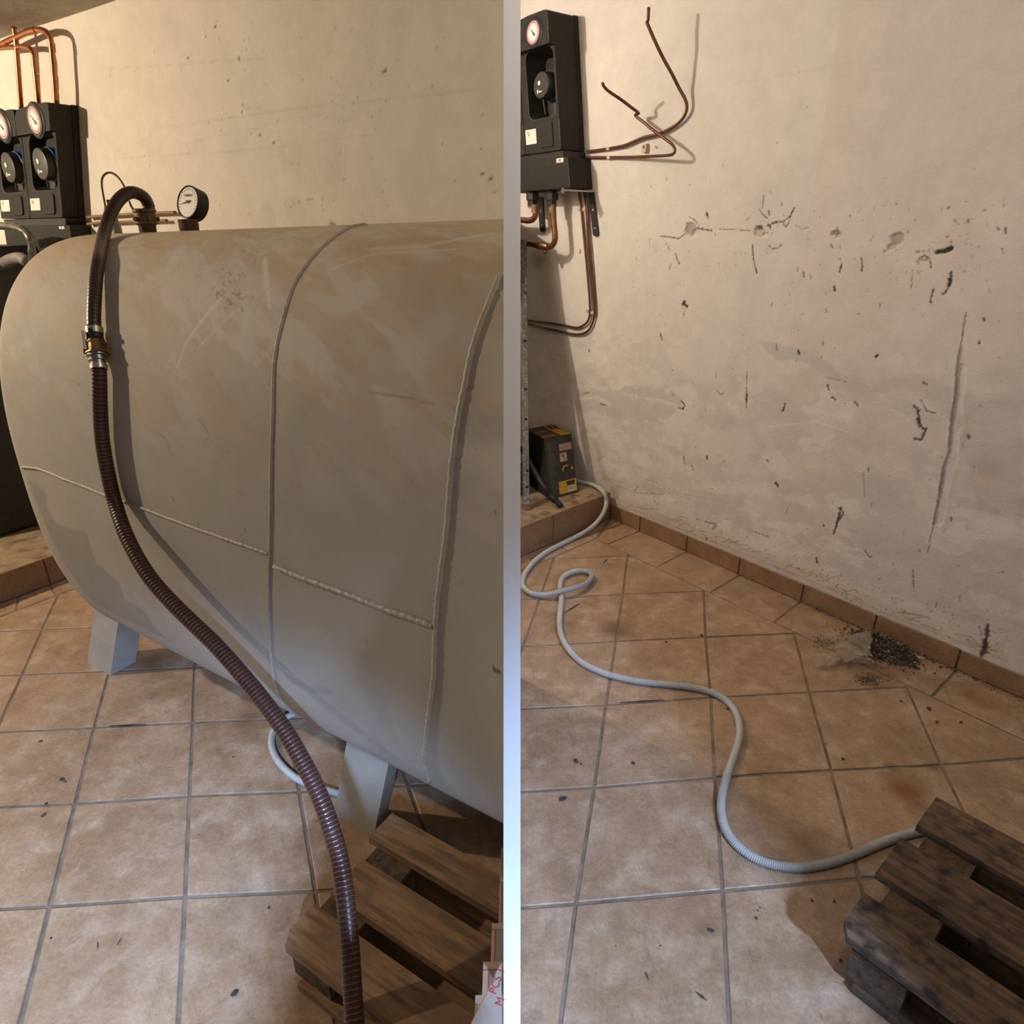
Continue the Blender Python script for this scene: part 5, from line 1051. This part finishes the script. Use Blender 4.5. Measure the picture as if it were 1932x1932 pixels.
# ------------------------------------------------------------------ pallets
def pallet(O, ang, ws, length, h, m, label, clipx=None, nlen=1.1):
    X = Vector((math.cos(ang), math.sin(ang), 0)); Y = Vector((math.sin(ang), -math.cos(ang), 0)); O = Vector(O)
    r = root('wooden_pallet', O, label, 'pallet'); P = lambda a, b, z: O + X * a + Y * b + UZ * z; th = .020
    full = ws[-1][1]
    for k, (y0_, y1_, sx0) in enumerate(ws):
        poly = [P(sx0, y0_, h - th), P(sx0 + length, y0_, h - th), P(sx0 + length, y1_, h - th), P(sx0, y1_, h - th)]
        if k == len(ws) - 1: poly = [P(sx0, y0_, h - th), P(sx0 + length, y0_, h - th), P(sx0 + length, y1_, h - th), P(sx0 + .02, y1_, h - th), P(sx0 - .0, y1_ - .03, h - th)]
        mb = MB(); mb.prism(poly, (0, 0, th)); part('deck_board', mb, m, r, clip=clipx, label='pale edge board' if False else None)
    cw = .105
    for k in range(3):
        a = .024 + k * (length - cw - .05) / 2; part('cross_board', MB().box(P(a, .006, h - 2 * th), X * cw, Y * (full - .030), UZ * (th - .001)), M['endgrain'], r, clip=clipx) if (P(a, 0, 0).x < -.03 or not clipx) else None
        for b in (.005, full * .42, full - .115 if full > .3 else full * .8):
            q = P(a, b, .022)
            if clipx and q.x > -.05: continue
            part('block', MB().box(q, X * cw, Y * min(.10, full * .26), UZ * (h - 2 * th - .023)), M['endgrain'], r, clip=clipx)
    for b in (.002, full * .42, full - .105):
        part('bottom_board', MB().box(P(.045, b, .001), X * (length - .05), Y * .098, UZ * .02), m, r, clip=clipx)
    return r
HP = .144
ol = fl(739.6, 1533.7, HP); ol.z = 0
pallet(ol, math.radians(-32), [(0, .082, .0), (.134, .232, .030), (.268, .362, .020)], 1.0, HP, M['wood_l'], 'brown wooden pallet beside the tank leg under the brown hose', (-HALF - .001, 1))
orr = fl(1766.7, 1503.7, HP); orr.z = 0
pallet(orr, math.radians(-49), [(0, .128, .0), (.196, .334, -.010), (.405, .530, -.005)], 1.0, HP, M['wood_r'], 'dark mould-stained wooden pallet where the grey conduit ends')

# ------------------------------------------------------------------ stacked cartons at the right edge of the left bay
for k, (x, y) in enumerate(((945.5, 1600), (943, 1655), (928, 1742), (912, 1815), (897, 1878))):
    z0 = HP + .001 + k * .088; q = fl(x, y, z0 + .087); x0 = q.x; wX = -HALF - .0008 - x0; yn = .35 - k * .012
    nm_ = ('lowest and farthest', 'second from the bottom', 'middle', 'second from the top', 'topmost and nearest')[k]
    o_ = root('carton', (x0, yn, z0), nm_ + ' grey-brown carton of the stepped stack on the left pallet', 'box', 'cartons stacked on the left pallet')
    part('box_body', MB().box((x0, yn, z0), (wX, 0, 0), (0, q.y - yn, 0), (0, 0, .0868), bev=min(.0015, wX * .2)), M['wrap'], o_)
    part('flap_edge', MB().box((x0, q.y - .010, z0 + .0866), (wX, 0, 0), (0, .010, 0), (0, 0, .001)), M['carton'], o_)
    if wX > .008:
        part('red_line', MB().box((x0 + wX * .28, yn, z0 + .0866), (.0011, 0, 0), (0, q.y - yn - .011, 0), (0, 0, .0006)), M['red'], o_)
        part('side_flap', MB().box((x0, yn, z0 + .0866), (wX * .25, 0, 0), (0, q.y - yn - .012, 0), (0, 0, .0009)), M['carton'], o_)
fpz = [(949, 1812), (935, 1838), (921, 1870), (903, 1905), (880, 1950), (949, 1950)]
zf = .765
fo = root('carton_flap', at(920, 1945, zf), 'pale cardboard flap printed with red letters PCS in the lower corner', 'box')
pts = [at(x, y, zf) for x, y in fpz]; nn_ = (pts[1] - pts[0]).cross(pts[3] - pts[0]).normalized(); nn_ = nn_ if nn_.dot(C - pts[0]) > 0 else -nn_
part('cardboard', MB().prism(pts, -nn_ * .003), M['carton'], fo, clip=(-HALF - .0005, 1))
ux = (at(949, 1822, zf) - at(928, 1880, zf)).normalized()
kf = zf / F; Xd = ux; Yd = nn_.cross(Xd)
ltr = text_mesh('PCS 1', 21 * kf, at(938.5, 1850, zf) + nn_ * .0008, Xd, Yd, M['red'], fo)
text_mesh('M', 21 * kf, at(944, 1889, zf) + nn_ * .0008, Xd, Yd, M['red'], fo)

# ------------------------------------------------------------------ debris on the floor
def chip(px, py, s, m, label, grp, flat=.35, z=0.0, asp=1.0, rot=None, cat='debris'):
    p = fl(px, py, z); n = random.randint(6, 8); q = rot if rot is not None else random.uniform(0, 6.28); R2 = []
    for k in range(n):
        a = 2 * math.pi * k / n; r_ = s * random.uniform(.7, 1.1); x, y = r_ * math.cos(a) * asp, r_ * math.sin(a); R2.append((x * math.cos(q) - y * math.sin(q), x * math.sin(q) + y * math.cos(q)))
    mb = MB(); lo = [p + Vector((x, y, 0)) for x, y in R2]; hi = [p + Vector((x * .7, y * .7, s * flat * random.uniform(.7, 1.2))) for x, y in R2]
    mb.add(lo + hi, [list(range(n))[::-1], list(range(n, 2 * n))] + [[i, (i + 1) % n, n + (i + 1) % n, n + i] for i in range(n)])
    return solo('floor_chip', mb, m, label, cat, grp)
for x, y, s, a in ((117, 1470, .006, 1.5), (123, 1474, .0035, 1), (82, 1538, .006, 1.5), (87, 1516, .004, 1.6), (443, 1873, .0065, 1.4), (77, 1398, .005, 1.2), (507, 1712, .004, 1), (440, 1428, .003, 1.3), (375, 1575, .002, 1), (96, 1770, .003, 1)):
    chip(x, y, s, M['charcoal'], 'small dark chip of dirt lying on the left bay tiles', 'dark chips on the left bay floor', .4, .0008, a)
for x, y, s, a in ((1087, 1436, .008, 1.5), (1096, 1441, .004, 1), (1195, 1440, .007, 1), (1062, 1507, .008, 1.8), (1341, 1755, .006, 1.3), (1427, 1732, .004, 1), (1586, 1812, .004, 1), (1323, 1199, .008, 1), (1257, 1211, .005, 1.6), (1373, 1338, .006, 1), (1372, 1449, .004, 1), (1326, 1546, .002, 1), (1430, 1718, .002, 1), (1434, 1712, .002, 1), (1700, 1323, .005, 1), (1753, 1337, .007, 2), (1813, 1363, .005, 1.6), (1768, 1362, .004, 2.5), (1574, 1700, .004, 1), (1532, 1699, .004, 1), (1162, 1784, .002, 1), (1246, 1784, .002, 1), (1590, 1432, .006, 1.2), (1558, 1403, .003, 1)):
    chip(x, y, s, M['charcoal'], 'small dark chip of dirt lying on the emptied bay tiles', 'dark chips on the emptied bay floor', .4, .0008, a)
def sliver(a, b, w_, m, label, grp=None, z=.001):
    A, B = fl(*a, z), fl(*b, z); n_ = (B - A).normalized().cross(UZ) * w_; solo('sliver', MB().prism([A, (A + B) / 2 - n_, B, (A + B) / 2 + n_], UZ * .0015), m, label, 'debris', grp)
sliver((184, 1776), (184.5, 1791), .0012, M['charcoal'], 'thin dark sliver upright in picture on the near left tile'); sliver((221, 1784), (229, 1769), .0010, M['charcoal'], 'thin dark sliver lying aslant on the near left tile')
sliver((1312, 1871), (1334, 1888), .003, M['brown_tile_dirt'], 'brown wood sliver on the nearest tiles of the emptied bay'); sliver((1217, 1832), (1224, 1850), .0015, M['brown_tile_dirt'], 'thin curled brown strand on the near tile of the emptied bay')
sliver((1138, 1062), (1147, 1055), .004, M['brown_tile_dirt'], 'short brown splinter near the loop of grey conduit'); sliver((1064, 1157), (1096, 1137), .004, M['brown_tile_dirt'], 'long brown splinter beside the grey conduit below its loop')
# rubble heap: loose crumbs (uncountable) + film + flakes
heap = MB(); rr = random.Random(12)
cpx = (1672, 1222)
hc_ = fl(1664, 1224)
def crumb(p, s):
    vs = [p + Vector((rr.uniform(-1, 1), rr.uniform(-1, 1), rr.uniform(0, 1.4))) * s for _ in range(5)]
    heap.add(vs, [[0, 1, 2], [0, 1, 3], [1, 2, 3], [0, 2, 4], [2, 3, 4], [0, 3, 4]], 0 if rr.random() < .84 else 1)
def hgt(p):
    d_ = (p - hc_); a = d_.dot(WR.d) / .115; b = d_.dot(WR.n) / .08; q = 1 - a * a - b * b + .35 * math.sin(d_.x * 95) * math.sin(d_.y * 83 + 1); return .042 * min(1, max(0, q))
for _ in range(2600):
    g1, g2 = rr.gauss(0, .062), rr.gauss(0, .045); p = hc_ + WR.d * g1 + WR.n * g2
    if p.dot(WR.n) > WR.dist - .02: continue
    p.z = hgt(p) * rr.uniform(.55, 1); crumb(p, rr.uniform(.0018, .0065))
for x, y, n in ((1552, 1212, 220), (1640, 1285, 500), (1590, 1245, 200), (1700, 1250, 220)):
    c_ = fl(x, y)
    for _ in range(n):
        p = c_ + Vector((rr.gauss(0, .028), rr.gauss(0, .022), 0))
        if p.dot(WR.n) > WR.dist - .02: continue
        p.z = 0.0005; crumb(p, rr.uniform(.001, .0032))
# mound body
mo = MB(); G = 14; vs = []
for i in range(G + 1):
    for j in range(G + 1):
        a, b = (i / G * 2 - 1) * .17, (j / G * 2 - 1) * .09; p = hc_ + WR.d * a + WR.n * b; p.z = max(0.0004, hgt(p) * .8 + rr.uniform(-.007, .006)) if hgt(p) > 0 else .0004; vs.append(p)
heap.add(vs, [[i * (G + 1) + j, (i + 1) * (G + 1) + j, (i + 1) * (G + 1) + j + 1, i * (G + 1) + j + 1] for i in range(G) for j in range(G) if max(hgt(vs[i * (G + 1) + j]), hgt(vs[(i + 1) * (G + 1) + j + 1])) > 0])
solo('rubble', heap, [M['brown_tile_dirt'], M['crumb']], 'heap of dark earth and plaster crumbs against the skirting tiles', 'rubble', kind='stuff', base=hc_)
# crumbs strewn along the skirting
line = MB(); rr = random.Random(31); heap = line
for _ in range(1500):
    a = rr.uniform(ss[3], ss[-2]); d_ = abs(rr.gauss(0, .012)) + .016
    if rr.random() > .35 + .65 * (a > ss[4]): continue
    crumb(WR.P(a, .0005, d_), rr.uniform(.0008, .0035))
solo('plaster_crumbs', line, [M['charcoal'], M['crumb']], 'fine plaster crumbs strewn along the foot of the skirting', 'rubble', kind='stuff', base=WR.P(ss[5], 0, .02))
# crumpled film
def film_sheet(pts3, label, bump=.012, seed=1):
    r2 = random.Random(seed); A, B, C_, D_ = [Vector(p) for p in pts3]; n = 12; V_ = []
    ph = [r2.uniform(0, 6) for _ in range(6)]
    for i in range(n + 1):
        for j in range(n + 1):
            u, v = i / n, j / n; e__ = .05 * math.sin(v * 9 + ph[2]); e2_ = .06 * math.sin(u * 8 + ph[3]); p = A.lerp(B, u + e__).lerp(D_.lerp(C_, u + e__), v + e2_)
            f_ = abs(math.sin(u * 5 + v * 3 + ph[0])) + abs(math.sin(u * 3 - v * 7 + ph[1])) * .7; p = p + UZ * f_ * bump * (1 - .5 * u) + Vector((r2.uniform(-1, 1), r2.uniform(-1, 1), 0)) * .0025; p.z = max(p.z, .0015); V_.append(p)
    mb = MB(); mb.add(V_, [[i * (n + 1) + j, (i + 1) * (n + 1) + j, (i + 1) * (n + 1) + j + 1, i * (n + 1) + j + 1] for i in range(n) for j in range(n)])
    return mb
fm = root('plastic_film', fl(1600, 1225), 'crumpled dirty translucent plastic film lying over the rubble heap', 'plastic')
part('film_fold', film_sheet([fl(1572, 1207, .035), fl(1645, 1196, .055), fl(1640, 1243, .035), fl(1578, 1232, .02)], '', .02), M['film'], fm, 60)
part('film_fold', film_sheet([fl(1522, 1232, .003), fl(1580, 1240, .01), fl(1585, 1252, .006), fl(1540, 1268, .002)], '', .006, 4), M['film'], fm, 60)
part('film_fold', film_sheet([fl(1539, 1267, .002), fl(1592, 1215, .045), fl(1640, 1243, .03), fl(1580, 1258, .006)], '', .012, 7), M['film'], fm, 60)
part('film_fold', film_sheet([fl(1620, 1205, .04), fl(1640, 1177, .09), fl(1650, 1192, .05), fl(1632, 1215, .04)], '', .006, 9), M['film'], fm, 60)
part('film_fold', film_sheet([fl(1600, 1240, .012), fl(1640, 1246, .02), fl(1640, 1254, .008), fl(1605, 1250, .004)], '', .003, 11), M['film'], fm, 60)
chip(1735, 1241, .014, M['crumb'], 'pale oval plaster flake on the floor right of the rubble heap', None, .3, .001, 1.9, rot=math.radians(-20))
for x, y, s in ((1552, 1208, .007), (1556, 1205, .006), (1560, 1213, .005), (1564, 1206, .005), (1547, 1204, .004), (1593, 1186, .004), (1618, 1188, .008), (1614, 1192, .006), (1645, 1194, .007), (1668, 1198, .008), (1640, 1222, .009), (1677, 1229, .006), (1648, 1248, .007), (1660, 1235, .005), (1740, 1234, .008)):
    p = fl(x, y); zz = hgt(p) + .001; chip(x, y, s * .8, M['crumb'], 'small pale plaster fragment in or beside the rubble heap', 'pale plaster fragments by the rubble', .6, zz)

# ------------------------------------------------------------------ carton stacks added out of view to block daylight beside the pallets
def shade_stack(x0, x1, y0, y1, z0, hs, label):
    r_ = root('carton_shade_stack', ((x0 + x1) / 2, (y0 + y1) / 2, z0), label, 'box'); z = z0
    for h_ in hs: part('carton', MB().box((x0, y0, z), (x1 - x0, 0, 0), (0, y1 - y0, 0), (0, 0, h_ - .002), bev=.004), M['carton'], r_); z += h_
shade_stack(0.92, 1.35, 0.12, 0.72, HP + .001, [.26, .26, .26, .26], 'added unseen stack of brown cartons on the right pallet, blocking daylight')
shade_stack(-0.24, -0.03, -0.10, 0.16, 0.0, [.22, .22, .22, .22], 'added unseen stack of brown cartons on the floor beside the camera, blocking daylight')
